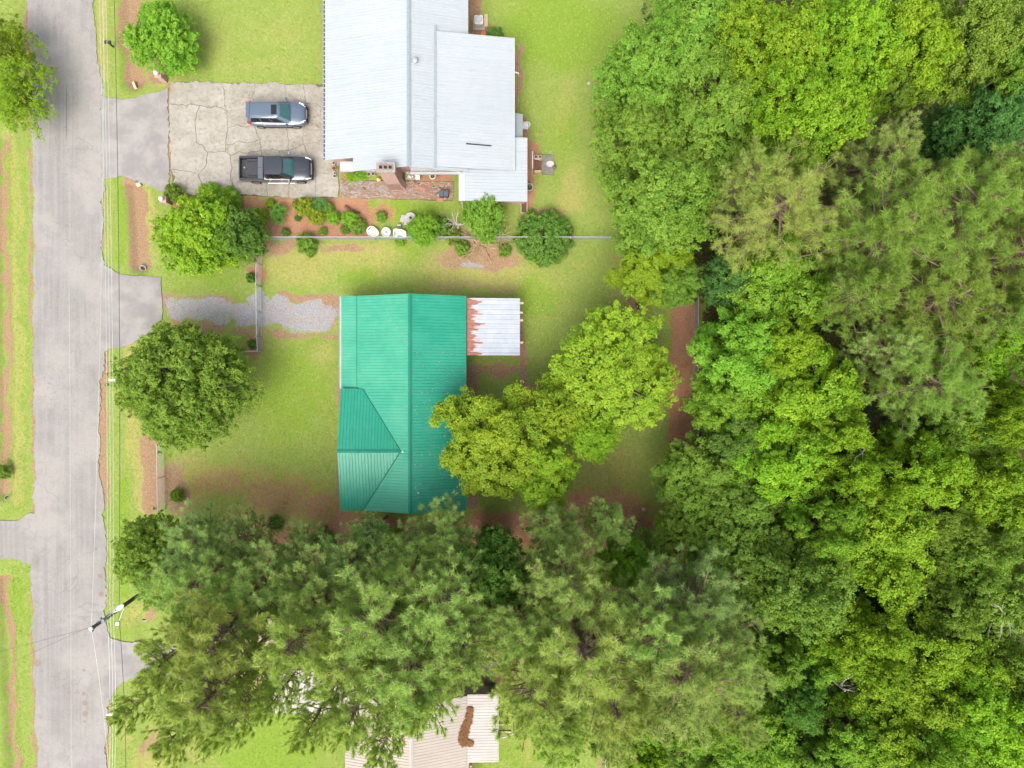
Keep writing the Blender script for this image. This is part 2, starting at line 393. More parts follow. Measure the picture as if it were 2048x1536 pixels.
# =================================================================== PAVEMENTS
def sheet(name, pts, z, mat, jit=0.06, step=0.18, seed=1, skirt=0.18, parent=None, kind='structure'):
    """flat paved surface with a ragged edge and a skirt that goes into the ground"""
    rr = random.Random(seed); out = []
    k = len(pts)
    for i in range(k):
        a_, b_ = Vector(pts[i]).to_2d(), Vector(pts[(i + 1) % k]).to_2d()
        L = (b_ - a_).length; n_ = max(1, int(L / step)); nrm = Vector((-(b_ - a_).y, (b_ - a_).x)).normalized()
        for j in range(n_):
            p = a_.lerp(b_, j / n_); q = rr.gauss(0, jit * .45) + jit * math.sin(p.x * 2.3 + p.y * 1.7 + seed) * .7
            if j == 0: q *= 0.3
            out.append(p + nrm * q)
    vo, _, fo, _, _, _ = delaunay_2d_cdt(out, [], [list(range(len(out)))], 1, 1e-5)
    m_ = len(out); nv_ = len(vo)
    vs = [(q_.x, q_.y, z) for q_ in vo] + [(p.x, p.y, z) for p in out] + [(p.x, p.y, z - skirt) for p in out]
    area = sum(out[i].x * out[(i + 1) % m_].y - out[(i + 1) % m_].x * out[i].y for i in range(m_))
    fs = []
    for f in fo:
        a_, b_, c_ = (vo[f[0]], vo[f[1]], vo[f[2]]); cr = (b_ - a_).cross(c_ - a_) if hasattr(b_, 'cross') else 1
        fs.append(tuple(f) if cr > 0 else tuple(f)[::-1])
    for i in range(m_):
        j = (i + 1) % m_; q_ = (nv_ + i, nv_ + m_ + i, nv_ + m_ + j, nv_ + j); fs.append(q_ if area > 0 else q_[::-1])
    me_ = bpy.data.meshes.new(name); me_.from_pydata(vs, [], fs); me_.update(); me_.materials.append(mat)
    o = link(bpy.data.objects.new(name, me_), parent)
    if kind: o['kind'] = kind
    return o

# worn asphalt: wheel tracks run along the road, seams, oil spots, pale patches
t = NT('worn_asphalt')
pos = t.pos(); sx = t.n('ShaderNodeSeparateXYZ'); t.link(pos, sx.inputs[0])
st = t.scaled(pos, (1.0, .03, 1)); n_tr = t.noise(3.2, 5, .6, st); n_l = t.noise(.25, 5, .6); n_f = t.noise(18, 4, .7); n_m = t.noise(1.3, 5, .65)
c = t.mix(t.rng(n_tr, .3, .7), (.198, .187, .174), (.254, .241, .224))
c = t.mix(t.rng(n_l, .4, .66), c, (.288, .268, .243))
c = t.mix(t.math('MULTIPLY', t.rng(n_m, .45, .75), .45), c, (.188, .178, .170))
c = t.mix(t.math('MULTIPLY', t.rng(n_f, .35, .75), .35), c, (.19, .185, .185))
n_g = t.noise(6.5, 4, .8)
c = t.mix(t.math('MULTIPLY', t.rng(n_g, .5, .72), .35), c, (.16, .15, .145))
c = t.mix(t.math('MULTIPLY', t.rng(n_g, .46, .30), .35), c, (.36, .335, .315))
def line_x(x0, slope, wd):
    d = t.math('ABSOLUTE', t.math('SUBTRACT', sx.outputs[0], t.math('ADD', x0, t.math('ADD', t.math('MULTIPLY', sx.outputs[1], slope), t.math('MULTIPLY', t.math('SUBTRACT', n_m, .5), .14)))))
    return t.rng(d, wd, wd * .3)
for sc_, st_ in ((.16, .22),):
    hl = t.rng(t.math('ABSOLUTE', t.math('SUBTRACT', t.noise(sc_, 4, .6, None, .8), .5)), .006, .0015)
    c = t.mix(t.math('MULTIPLY', hl, st_), c, (.11, .10, .095))
dark = t.math('MULTIPLY', line_x((133 - 1024) / 24.48, 0, .05), t.math('MULTIPLY', t.rng(sx.outputs[1], 19.5, 20.5), t.rng(sx.outputs[1], 25, 23.5)))
c = t.mix(t.math('MULTIPLY', dark, .6), c, (.06, .055, .05))
seam = t.math('MULTIPLY', line_x((140 - 1024) / 24.48, -.004, .055), t.rng(sx.outputs[1], 9, 6))
c = t.mix(t.math('MULTIPLY', seam, .35), c, (.40, .37, .345))
for px, py, r_ in ((200, 1152, 6), (203, 1188, 7), (75, 1326, 9), (168, 1340, 4), (168, 1387, 5), (170, 1406, 6), (171, 1427, 7), (170, 1443, 3), (192, 1098, 3)):
    p = P(px, py); vm = t.n('ShaderNodeVectorMath'); vm.operation = 'DISTANCE'; t.link(pos, vm.inputs[0]); vm.inputs[1].default_value = (p.x, p.y, .03)
    dd = t.math('ADD', vm.outputs['Value'], t.math('MULTIPLY', t.math('SUBTRACT', n_m, .5), .25))
    c = t.mix(t.math('MULTIPLY', t.rng(dd, G(r_), G(r_) * .6), .55), c, (.20, .125, .085))
t.bump(t.math('ADD', n_f, t.noise(60, 2, .6)), .25, .02)
M_ROAD = t.done(c, .9, spec=.25)
Ledge = [(50, -200), (52, 0), (60, 100), (62, 200), (65, 300), (68, 500), (67, 700), (70, 950), (68, 1030), (62, 1130), (67, 1250), (70, 1400), (76, 1536), (82, 1700)]
Redge = [(184, -200), (188, 0), (192, 90), (204, 160), (208, 350), (204, 480), (210, 560), (216, 640), (208, 720), (200, 790), (199, 930), (207, 1000), (212, 1100), (211, 1230), (218, 1290), (222, 1390), (214, 1440), (213, 1536), (212, 1700)]
Lp = [(P(40, 768).x, 250)] + [P(*q).to_2d() for q in Ledge] + [(P(80, 768).x, -250)]
Rp = [(P(186, 768).x, 250)] + [P(*q).to_2d() for q in Redge] + [(P(212, 768).x, -250)]
road = sheet('road', [Vector(p) for p in Lp] + [Vector(p) for p in Rp[::-1]], .022, M_ROAD, .13, .2, 3)
sheet('side_road', [P(*q).to_2d() for q in ((-200, 1042), (0, 1042), (40, 1040), (60, 1026), (80, 1030), (80, 1130), (60, 1128), (30, 1118), (0, 1118), (-200, 1118))], .017, M_ROAD, .07, .2, 4)

t = NT('apron_asphalt')
n_l = t.noise(.6, 5, .6); n_m = t.noise(2.2, 6, .65); n_f = t.noise(20, 3, .7)
c = t.mix(t.rng(n_l, .38, .64), (.21, .198, .188), (.285, .265, .243))
c = t.mix(t.math('MULTIPLY', t.rng(n_m, .5, .72), .6), c, (.23, .22, .235))
c = t.mix(t.math('MULTIPLY', t.rng(n_f, .4, .75), .3), c, (.2, .19, .19))
c = t.mix(t.math('MULTIPLY', t.rng(t.noise(.9, 7, .75), .56, .70), .55), c, (.20, .16, .13))
t.bump(n_f, .2, .02)
M_APRON = t.done(c, .9, spec=.25)
sheet('driveway_apron', [P(*q).to_2d() for q in ((201, 192), (240, 200), (262, 196), (300, 188), (336, 176), (338, 382), (322, 382), (290, 366), (248, 354), (204, 356))], .029, M_APRON, .09, .2, 5)
sheet('driveway_apron', [P(*q).to_2d() for q in ((200, 526), (216, 534), (240, 548), (268, 552), (322, 554), (325, 640), (300, 662), (268, 686), (240, 694), (214, 700), (202, 712))], .030, M_APRON, .05, .2, 6)
sheet('driveway_apron', [P(*q).to_2d() for q in ((206, 1262), (222, 1276), (250, 1284), (330, 1288), (430, 1292), (430, 1352), (300, 1360), (262, 1356), (238, 1372), (220, 1394), (208, 1400))], .028, M_APRON, .07, .2, 7)
t = NT('pale_sand'); M_SAND = t.done(t.mix(t.rng(t.noise(2, 6, .65), .3, .7), (.52, .42, .30), (.42, .33, .22)), .95, spec=.1)
sheet('sandy_drive', [P(*q).to_2d() for q in ((425, 1276), (480, 1252), (560, 1232), (640, 1244), (700, 1290), (660, 1342), (560, 1352), (425, 1356))], .022, M_SAND, .14, .2, 8)

# cracked concrete driveway: slabs between the joints and cracks
t = NT('old_concrete')
oi = t.n('ShaderNodeObjectInfo').outputs['Random']
n_l = t.noise(.7, 6, .65); n_m = t.noise(3.0, 6, .7); n_f = t.noise(25, 3, .7)
c = t.mix(t.rng(n_l, .33, .66), (.25, .228, .188), (.335, .312, .268))
c = t.mix(t.math('MULTIPLY', t.rng(n_m, .44, .68), .7), c, (.215, .185, .135))
c = t.mix(t.math('MULTIPLY', t.rng(t.noise(1.5, 8, .8), .52, .66), .6), c, (.165, .135, .095))
c = t.mix(t.math('MULTIPLY', t.rng(n_f, .42, .75), .4), c, (.17, .155, .125))
hair = t.rng(t.math('ABSOLUTE', t.math('SUBTRACT', t.noise(1.1, 3, .5, None, 1.2), .5)), .012, .003)
c = t.mix(t.math('MULTIPLY', hair, .45), c, (.12, .10, .075))
c = t.mix(t.math('MULTIPLY', oi, .18), c, (.44, .415, .37))
t.bump(t.math('ADD', n_f, n_m), .2, .02)
M_CONC = t.done(c, .92, spec=.2)
M_BED = simple('dark_joint_soil', (.10, .085, .062), (.15, .12, .085), .95, spec=.1, local=False)
ND = dict(a0=(343, 164), a1=(444, 166), a2=(509, 167), a3=(569, 169), a4=(607, 169), a5=(676, 170), b0=(338, 208), b1=(400, 211), b2=(455, 222), b3=(509, 217), b4=(574, 214),
          b5=(612, 207), b6=(676, 223), c1=(391, 240), c2=(393, 284), c3=(415, 304), c4=(451, 304), c5=(456, 256), k=(452, 290), d3=(509, 252), d4=(574, 258), d5=(608, 258), d6=(676, 262),
          e=(521, 280), f1=(461, 311), f2=(523, 301), f3=(578, 301), f4=(607, 288), f5=(676, 290), g0=(342, 338), g1=(414, 328), g2=(398, 349), h0=(347, 374), hx=(385, 392), h1=(405, 384), h2=(467, 391), h3=(536, 393),
          h4=(578, 395), h5=(632, 395), h6=(676, 396), p=(632, 345), q=(676, 345))
FC = ['a0 a1 b2 b1 b0', 'a1 a2 b3 b2', 'a2 a3 b4 b3', 'a3 a4 b5 b4', 'a4 a5 b6 b5', 'b0 b1 c1 c2 c3 g1 g2 g0', 'b1 b2 c5 k c4 c3 c2 c1', 'b2 b3 d3 c5', 'b3 b4 d4 d3', 'b4 b5 d5 d4', 'b5 b6 d6 d5',
      'c5 d3 e k', 'k e f2 f1 c4', 'd3 d4 f3 f2 e', 'd4 d5 f4 f3', 'd5 d6 f5 f4', 'g0 g2 h1 hx h0', 'g2 g1 c3 c4 f1 h2 h1', 'f1 f2 h3 h2', 'f2 f3 h4 h3', 'f3 f4 p h5 h4', 'f4 f5 q p', 'p q h6 h5']
EDG = {}
def edge_path(a_, b_):
    key = tuple(sorted((a_, b_)))
    if key not in EDG:
        rr = random.Random(hash(key[0]) % 1000 if False else sum(map(ord, key[0] + key[1])))
        A_, B_ = P(*ND[key[0]]).to_2d(), P(*ND[key[1]]).to_2d(); L = (B_ - A_).length; n_ = max(2, int(L / .16))
        nr = Vector((-(B_ - A_).y, (B_ - A_).x)).normalized(); ps = []; q_ = 0
        for i in range(n_):
            if i: q_ = q_ * .6 + rr.gauss(0, .06)
            ps.append(A_.lerp(B_, i / n_) + nr * (q_ * math.sin(math.pi * i / n_)))
        EDG[key] = ps + [B_]
    ps = EDG[key]
    return ps[:-1] if key[0] == a_ else ps[::-1][:-1]
drive = sheet('concrete_driveway', [P(*ND[k_]).to_2d() for k_ in 'a0 a1 a2 a3 a4 a5 b6 d6 f5 q h6 h5 h4 h3 h2 h1 hx h0 g0 b0'.split()], .016, M_BED, .02, .3, 9)
for i, fc in enumerate(FC):
    nm = fc.split(); pts = []
    for a_, b_ in zip(nm, nm[1:] + nm[:1]): pts += edge_path(a_, b_)
    area = sum(p.x * q.y - q.x * p.y for p, q in zip(pts, pts[1:] + pts[:1])) / 2
    if area < 0: pts = pts[::-1]
    k_ = len(pts); ins = []
    rr = random.Random(i); gap = .009 if i in (1, 2, 3, 7, 8, 9, 10, 14, 15, 19, 21, 22) else .021
    for j in range(k_):
        t0 = (pts[j] - pts[j - 1]).normalized(); t1 = (pts[(j + 1) % k_] - pts[j]).normalized(); tt = (t0 + t1)
        tt = tt.normalized() if tt.length > 1e-5 else t0
        ins.append(pts[j] + Vector((-tt.y, tt.x)) * (gap * (.6 + .8 * rr.random())))
    o = sheet('slab', ins, .052 + rr.uniform(-.007, .007), M_CONC, 0.0, 9, i, .06, drive, None)

# brick walk beside the white-roofed house
t = NT('walk_brick'); tn = t.attr('tint')
c = t.mix(t.rng(tn, .0, .45, smooth=False), (.36, .25, .19), (.33, .17, .11)); c = t.mix(t.rng(tn, .40, .60, smooth=False), c, (.30, .25, .215)); c = t.mix(t.rng(tn, .6, 1.0, smooth=False), c, (.39, .36, .33))
c = t.mix(t.math('MULTIPLY', t.rng(t.noise(1.6, 5, .6), .42, .66), .55), c, (.22, .14, .085))
M_WALKBRICK = t.done(c, .9, spec=.2)
walk = sheet('brick_walk', [P(*q).to_2d() for q in ((679, 360), (905, 364), (905, 402), (700, 396), (679, 394))], .012, M_BED, .03, .3, 10)
mbv = []; mbf = []; tn = []; rr = random.Random(5)
p0 = P(680, 396); L_ = P(905, 396).x - p0.x
row = 0; y = 0.0
while y < 1.36:
    x = -.1 * (row % 2)
    while x < L_:
        if rr.random() < .99 - (.12 if x > L_ * .62 and rr.random() < .4 else 0):
            b = len(mbv); z = .05 + rr.uniform(-.008, .008); an = rr.gauss(0, .02)
            yo = -.0145 * x * 0 + y - x * .016
            for zz in (.01, z):
                for dx, dy in ((0, 0), (.192, 0), (.192, .092), (0, .092)):
                    mbv.append((p0.x + max(x, 0) + dx - dy * an, p0.y + yo + dy + dx * an, zz))
            mbf += [(b + 4, b + 5, b + 6, b + 7), (b, b + 1, b + 5, b + 4), (b + 1, b + 2, b + 6, b + 5), (b + 2, b + 3, b + 7, b + 6), (b + 3, b, b + 4, b + 7)]
            v = rr.random(); v = min(1, .42 + .58 * v) if rr.random() < (.8 if x < L_ * .5 else .35) else v * .5; tn += [v] * 5
        x += .205
    y += .104; row += 1
bo = link(bpy.data.objects.new('brick_paving', fast_mesh('brick_paving', np.array(mbv), np.array(mbf), M_WALKBRICK, np.array(tn))), walk); bo['kind'] = 'stuff'

# =================================================================== BUILDINGS
def roof_metal(name, c1, c2, c3, rough, metal=0.0, scale=.35, coat=None, streak=None):
    t = NT(name); n_l = t.noise(scale, 5, .6); n_m = t.noise(2.0, 5, .6); n_f = t.noise(9, 4, .7)
    c = t.mix(t.rng(n_l, .35, .65), c1, c2)
    c = t.mix(t.math('MULTIPLY', t.rng(n_m, .5, .75), .35), c, c3)
    c = t.mix(t.math('MULTIPLY', t.rng(n_f, .55, .8), .18), c, tuple(x * .6 for x in c3))
    st = t.rng(t.noise(5.0, 5, .65, t.scaled(t.pos(), (.10, 1, .1))), .52, .72)
    c = t.mix(t.math('MULTIPLY', st, .30), c, tuple(x * .72 for x in c1))
    c = t.mix(t.math('MULTIPLY', t.n('ShaderNodeObjectInfo').outputs['Random'], .22), c, tuple(x * .80 for x in c2))
    r_ = t.math('ADD', rough - .06, t.math('MULTIPLY', n_m, .16))
    return t.done(c, r_, metal, .5, coat)
M_GREEN = roof_metal('green_painted_metal', (.004, .222, .136), (.016, .25, .158), (.045, .285, .19), .42)
M_GREEN_SHEEN = roof_metal('sky_sheen_green_metal', (.022, .265, .162), (.05, .30, .19), (.09, .335, .225), .46)  # west slopes: paler copy of the roof green, sky sheen put into the colour
M_GREEN2 = roof_metal('green_trim_metal', (.003, .16, .10), (.008, .18, .115), (.025, .20, .135), .36)
M_WHITE = roof_metal('white_painted_metal', (.33, .362, .382), (.352, .378, .395), (.295, .332, .358), .42)
M_WTRIM = simple('white_trim_paint', (.42, .43, .44), (.36, .37, .38), .5, local=False)
M_BTRIM = simple('bluish_flashing', (.235, .27, .285), (.20, .235, .25), .45, local=False)
M_PALE = roof_metal('chalky_pale_metal', (.385, .33, .285), (.36, .31, .265), (.31, .255, .21), .62)
M_PALE2 = roof_metal('chalky_white_metal', (.385, .36, .34), (.36, .32, .29), (.31, .25, .21), .6)
M_GREY = roof_metal('grey_awning_metal', (.24, .28, .29), (.27, .31, .32), (.20, .23, .24), .45)
M_PINKBRICK = None
t = NT('pink_brick_wall'); br = t.n('ShaderNodeTexBrick'); br.inputs['Scale'].default_value = 1.0
br.inputs['Brick Width'].default_value = .21; br.inputs['Row Height'].default_value = .075; br.inputs['Mortar Size'].default_value = .008
br.inputs['Color1'].default_value = (.50, .29, .25, 1); br.inputs['Color2'].default_value = (.42, .22, .18, 1); br.inputs['Mortar'].default_value = (.45, .40, .36, 1)
sp = t.n('ShaderNodeSeparateXYZ'); t.link(t.pos(), sp.inputs[0]); cb = t.n('ShaderNodeCombineXYZ')
t.link(t.math('ADD', sp.outputs[0], sp.outputs[1]), cb.inputs[0]); t.link(sp.outputs[2], cb.inputs[1]); t.link(cb.outputs[0], br.inputs[0])
M_PINKBRICK = t.done(br.outputs[0], .9, spec=.2)
M_SIDING = simple('cream_siding', (.48, .44, .37), (.42, .38, .31), .7, local=False)
M_GLASS = NT('window_glass').done((.03, .04, .05), .08, spec=.6)
M_DARK = simple('dark_opening', (.02, .018, .016), (.03, .025, .02), .8)
M_WOOD = simple('weathered_wood', (.26, .18, .11), (.17, .12, .08), .85, scale=6, bump=.2)
M_PALEWOOD = simple('pale_wood', (.50, .37, .22), (.40, .28, .17), .8, scale=6)
M_DECK = simple('dark_deck_wood', (.10, .085, .07), (.15, .12, .10), .8, scale=5)

def slope(roof, O, U, V, ulen, lo, hi, mat, pw=.914, rib=.2286, rh=.024, rw=.042, lift=.0):
    """metal panels side by side along U, each reaching from lo(u) to hi(u) up the slope V"""
    U = Vector(U).normalized(); V = Vector(V).normalized(); N = U.cross(V).normalized()
    O = Vector(O) + N * lift
    n_ = max(1, round(ulen / pw)); pw = ulen / n_
    for i in range(n_):
        u0 = i * pw; us = [(u0, 0)]; k = u0 + rib * .5
        nr = max(1, int(round(pw / rib))); sp_ = pw / nr
        for j in range(nr):
            c = u0 + (j + .5) * sp_
            us += [(c - rw * .8, 0), (c - rw * .35, rh), (c + rw * .35, rh), (c + rw * .8, 0)]
        us.append((u0 + pw - .004, 0))
        vs = []; fs = []
        for u, h in us:
            a_ = lo(u); b_ = max(hi(u), a_)
            vs.append(O + U * u + V * a_ + N * h); vs.append(O + U * u + V * b_ + N * h)
        if all((vs[2 * j] - vs[2 * j + 1]).length < .02 for j in range(len(us))): continue
        for j in range(len(us) - 1):
            fs.append((2 * j, 2 * j + 2, 2 * j + 3, 2 * j + 1))
        mb = MB(); mb.add(vs, fs); me_ = mb.mesh('roof_panel', mat, False, False)
        link(bpy.data.objects.new('roof_panel', me_), roof)
def plate(mb, pts, off, th):
    """roof deck under the panels"""
    p = [Vector(q) for q in pts]; n_ = (p[1] - p[0]).cross(p[2] - p[0]).normalized()
    if n_.z < 0: n_ = -n_
    mb.prism([q - n_ * off for q in p], -n_ * th)

def window(root, c, wd, ht, axis, mat_frame, out):
    """framed window on a wall; axis 'x' or 'y' is the direction it runs along, out = +-1 the side it faces"""
    f = MB(); c = Vector(c)
    def bx_(mb, du, dz, su, sz, th, o):
        if axis == 'x': mb.box(c + Vector((du, out * o, dz)), (su, th, sz))
        else: mb.box(c + Vector((out * o, du, dz)), (th, su, sz))
    bx_(f, 0, ht / 2, wd + .14, .08, .08, .03); bx_(f, 0, -ht / 2, wd + .14, .08, .12, .04)
    bx_(f, -wd / 2, 0, .07, ht - .08, .08, .03); bx_(f, wd / 2, 0, .07, ht - .08, .08, .03); bx_(f, 0, 0, wd - .07, .05, .06, .03)
    wo = part(root, 'window', f, mat_frame); g = MB(); bx_(g, 0, 0, wd - .07, ht - .08, .03, .012); sub(wo, 'pane', g, M_GLASS)

# ------------------------------------------------------------------ the green-roofed house
xr, zr = -7.73, 4.20; xe, ze = -3.55, 2.78; xw, zw = -12.07, 2.75; xp, zp = -13.36, 2.46
yn, ys_ = 6.85, -9.83; yg, zg = -5.10, 3.95; xg = -13.30; xa = -8.47
q = .219; egn, egs = -.35, -9.80
zen = zg - q * (egn - yg) * -1 if False else zg - q * (egn - yg)
zes = zg - q * (yg - egs)
p_w = (zr - zw) / (xr - xw)
xvn = xr - (zr - zen) / p_w; xvs = xr - (zr - zes) / p_w
house = thing('house', 'low house with a bright green ribbed metal roof and a cross gable', 'house', (-8.4, -1.5, 0))
wm = MB()
wm.box((-7.95, -1.5, 1.30), (8.0, 15.9, 2.6)); wm.box((-12.3, -5.07, 1.30), (1.2, 8.7, 2.6))
wm.prism([(-11.95, ys_ + .46, 2.6), (-3.95, ys_ + .46, 2.6), (xr, ys_ + .46, zr - .14)], (0, .2, 0))
wm.prism([(-11.95, yn - .46, 2.6), (-3.95, yn - .46, 2.6), (xr, yn - .46, zr - .14)], (0, -.2, 0))
wm.prism([(-12.87, -.75, 2.6), (-12.87, -9.40, 2.6), (-12.87, yg, zg - .14)], (.2, 0, 0))
part(house, 'wall', wm, M_SIDING)
dk = MB()
plate(dk, [(xe, ys_, ze), (xe, yn, ze), (xr, yn, zr), (xr, ys_, zr)], .03, .10)
plate(dk, [(xw, yn, zw), (xw, egn, zw), (xvn, egn, zen), (xa, yg, zg), (xvs, egs, zes), (xr, ys_, zr), (xr, yn, zr)], .03, .08)
plate(dk, [(xg, egn, zen), (xvn, egn, zen), (xa, yg, zg), (xg, yg, zg)], .03, .10)
plate(dk, [(xg, egs, zes), (xvs, egs, zes), (xa, yg, zg), (xg, yg, zg)], .03, .10)
plate(dk, [(xp, yn, zp), (xp, egn, zp), (xw, egn, zw), (xw, yn, zw)], .03, .07)
roof = part(house, 'roof', dk, M_GREEN2); roof['label'] = 'green ribbed metal roof'
Le = math.hypot(xr - xe, zr - ze); slope(roof, (xe, ys_, ze), (0, 1, 0), (xr - xe, 0, zr - ze), yn - ys_, lambda u: 0, lambda u: Le, M_GREEN)
Lw = math.hypot(xr - xw, zr - zw)
def lo_w(u):
    y = yn - u
    if y > egn: return 0.0
    if y > yg: x = xvn + (xa - xvn) * (egn - y) / (egn - yg)
    else: x = xa + (xvs - xa) * (yg - y) / (yg - egs)
    return max(0, (x - xw) / (xr - xw) * Lw) + .06
slope(roof, (xw, yn, zw), (0, -1, 0), (xr - xw, 0, zr - zw), yn - ys_, lo_w, lambda u: Lw, M_GREEN_SHEEN)
Lp_ = math.hypot(xw - xp, zw - zp); slope(roof, (xp, yn, zp), (0, -1, 0), (xw - xp, 0, zw - zp), yn - egn, lambda u: 0, lambda u: Lp_ - .02, M_GREEN_SHEEN)
Ln = math.hypot(yg - egn, zg - zen); Ls = math.hypot(yg - egs, zg - zes); U0 = xa - xg
slope(roof, (xa, egn, zen), (-1, 0, 0), (0, yg - egn, zg - zen), U0, lambda u: max(0, (1 - u / (xa - xvn))) * Ln + .05 * (u < xa - xvn), lambda u: Ln, M_GREEN)
slope(roof, (xg, egs, zes), (1, 0, 0), (0, yg - egs, zg - zes), U0, lambda u: max(0, (u - (xvs - xg)) / (xa - xvs)) * Ls + .05 * (u > xvs - xg), lambda u: Ls, M_GREEN)
def cap(a_, b_, wd=.15, th=.05, nm='ridge_cap', rf=None, mat=None, up=.035):
    """bent sheet over a ridge"""
    a_, b_ = Vector(a_), Vector(b_); d = (b_ - a_).normalized(); s_ = d.cross(Vector((0, 0, 1))).normalized()
    z = Vector((0, 0, 1)); mb = MB(); vs = []
    for p in (a_, b_): vs += [p + s_ * wd + z * (up - .055), p + z * (up + .02), p - s_ * wd + z * (up - .055), p - s_ * wd + z * (up - .085), p + s_ * wd + z * (up - .085)]
    mb.add(vs, [(0, 1, 6, 5), (1, 2, 7, 6), (2, 3, 8, 7), (3, 4, 9, 8), (4, 0, 5, 9), (0, 4, 3, 2, 1), (5, 6, 7, 8, 9)])
    return sub(rf or roof, nm, mb, mat or M_GREEN2)
cap((xr, ys_ - .02, zr), (xr, yn + .02, zr)); cap((xg - .02, yg, zg), (xa + .1, yg, zg))
for a_, b_ in (((xvn, egn, zen), (xa, yg, zg)), ((xvs, egs, zes), (xa, yg, zg))):
    mb = MB(); mb.tube([Vector(a_) + Vector((0, 0, .0)), Vector(b_)], .04, 5); sub(roof, 'valley_flashing', mb, simple('dark_green_valley', (.004, .15, .095), None, .5))
mb = MB(); mb.box((xw - .02, (yn + egn) / 2, zw + .022), (.07, yn - egn - .1, .03)); sub(roof, 'panel_lap', mb, M_GREEN2)
mb = MB(); gl = yn - egn; mb.box((xp - .07, (yn + egn) / 2, zp - .075), (.14, gl, .02)); mb.box((xp - .13, (yn + egn) / 2, zp - .03), (.02, gl, .11)); mb.box((xp - .01, (yn + egn) / 2, zp - .05), (.012, gl - .02, .06))
part(house, 'gutter', mb, M_WTRIM)
mb = MB(); mb.tube([(-7.1, -8.25, 3.85), (-7.1, -8.25, 4.25)], .06, 10); part(house, 'vent_pipe', mb, M_WTRIM)
mb = MB(); mb.tube([(-8.3, -5.1, 3.95), (-8.3, -5.1, 4.15)], .05, 8); mb.box((-8.28, -5.16, 4.16), (.16, .1, .05), .5); part(house, 'roof_vent', mb, M_WTRIM)
mb = MB(); mb.tube([(-4.6, -9.35, 3.0), (-4.6, -9.35, 3.75)], .035, 8); mb.tube([(-4.85, -9.42, 3.72), (-4.45, -9.25, 3.74)], .03, 6); part(house, 'service_mast', mb, M_WTRIM)
for y in (3.6, 1.2): window(house, (-11.95, y, 1.5), 1.2, 1.1, 'y', M_WTRIM, -1)
window(house, (-12.9, -5.1, 1.5), 1.8, 1.2, 'y', M_WTRIM, -1)
for y in (-7.2, -3.0, 3.0): window(house, (-3.95, y, 1.5), 1.0, 1.1, 'y', M_WTRIM, 1)
mb = MB(); mb.box((-11.97, -0.05 + .02, 1.03), (.06, .0 + .5, 2.06)); part(house, 'door', mb, M_WTRIM)
for y in (6.6, 3.3, .2):
    mb = MB(); mb.box((-13.2, y, 1.18), (.11, .11, 2.36)); part(house, 'porch_post', mb, M_WTRIM)

# ------------------------------------------------------------------ rusted lean-to
t = NT('rusting_galvanised'); sp = t.n('ShaderNodeSeparateXYZ'); t.link(t.pos(), sp.inputs[0])
lobes = t.noise(2.9, 3, .65, t.scaled(t.pos(), (.10, 1, 0))); lf = t.noise(8, 6, .75, t.scaled(t.pos(), (.16, 1, 0)))
edge = t.math('ADD', t.math('SUBTRACT', sp.outputs[0], -3.42), t.math('MULTIPLY', t.math('SUBTRACT', lobes, .5), -3.4))
edge = t.math('ADD', edge, t.math('MULTIPLY', t.math('SUBTRACT', lf, .5), -2.2))
rust = t.rng(edge, .74, .56)
halo = t.rng(edge, 1.25, .62)
c = t.mix(t.rng(t.noise(1.5, 5, .6), .35, .65), (.31, .345, .395), (.365, .39, .425))
streak = t.rng(t.noise(8, 4, .7, t.scaled(t.pos(), (.10, 1, 0))), .60, .74)
c = t.mix(t.math('MULTIPLY', streak, .35), c, (.42, .26, .14))
c = t.mix(t.math('MULTIPLY', halo, .3), c, (.48, .33, .2))
c = t.mix(rust, c, t.mix(t.rng(t.noise(5, 4, .6), .35, .65), (.235, .09, .075), (.30, .125, .09)))
M_RUST = t.done(c, t.math('ADD', .5, t.math('MULTIPLY', rust, .35)), .0, .5)
lean = thing('lean_to', 'open lean-to with rust-streaked galvanised metal roof behind the green-roofed house', 'lean-to', (-1.5, 4.4, 0))
lx0, lx1, ly0, ly1 = -3.52, .62, 2.24, 6.72
dk = MB(); plate(dk, [(lx0, ly0, 2.62), (lx1, ly0, 2.34), (lx1, ly1, 2.34), (lx0, ly1, 2.62)], .03, .05)
lr = part(lean, 'roof', dk, M_WOOD)
Ll = math.hypot(lx1 - lx0, .28); slope(lr, (lx1, ly0, 2.34), (0, 1, 0), (lx0 - lx1, 0, .28), ly1 - ly0, lambda u: 0, lambda u: Ll, M_RUST, .75, .41, .03, .05)
for y in (2.45, 4.45, 6.5):
    for x in (.45,):
        mb = MB(); mb.box((x, y, 1.14), (.1, .1, 2.28)); part(lean, 'post', mb, M_WOOD)
for y, l_ in ((6.35, .35), (5.0, .30), (3.25, .32), (5.6, .26)):
    mb = MB(); mb.box((.62 + l_ * .8 - .3, y, 2.22), (.6, .16, .09)); part(lean, 'rafter', mb, M_PALEWOOD)

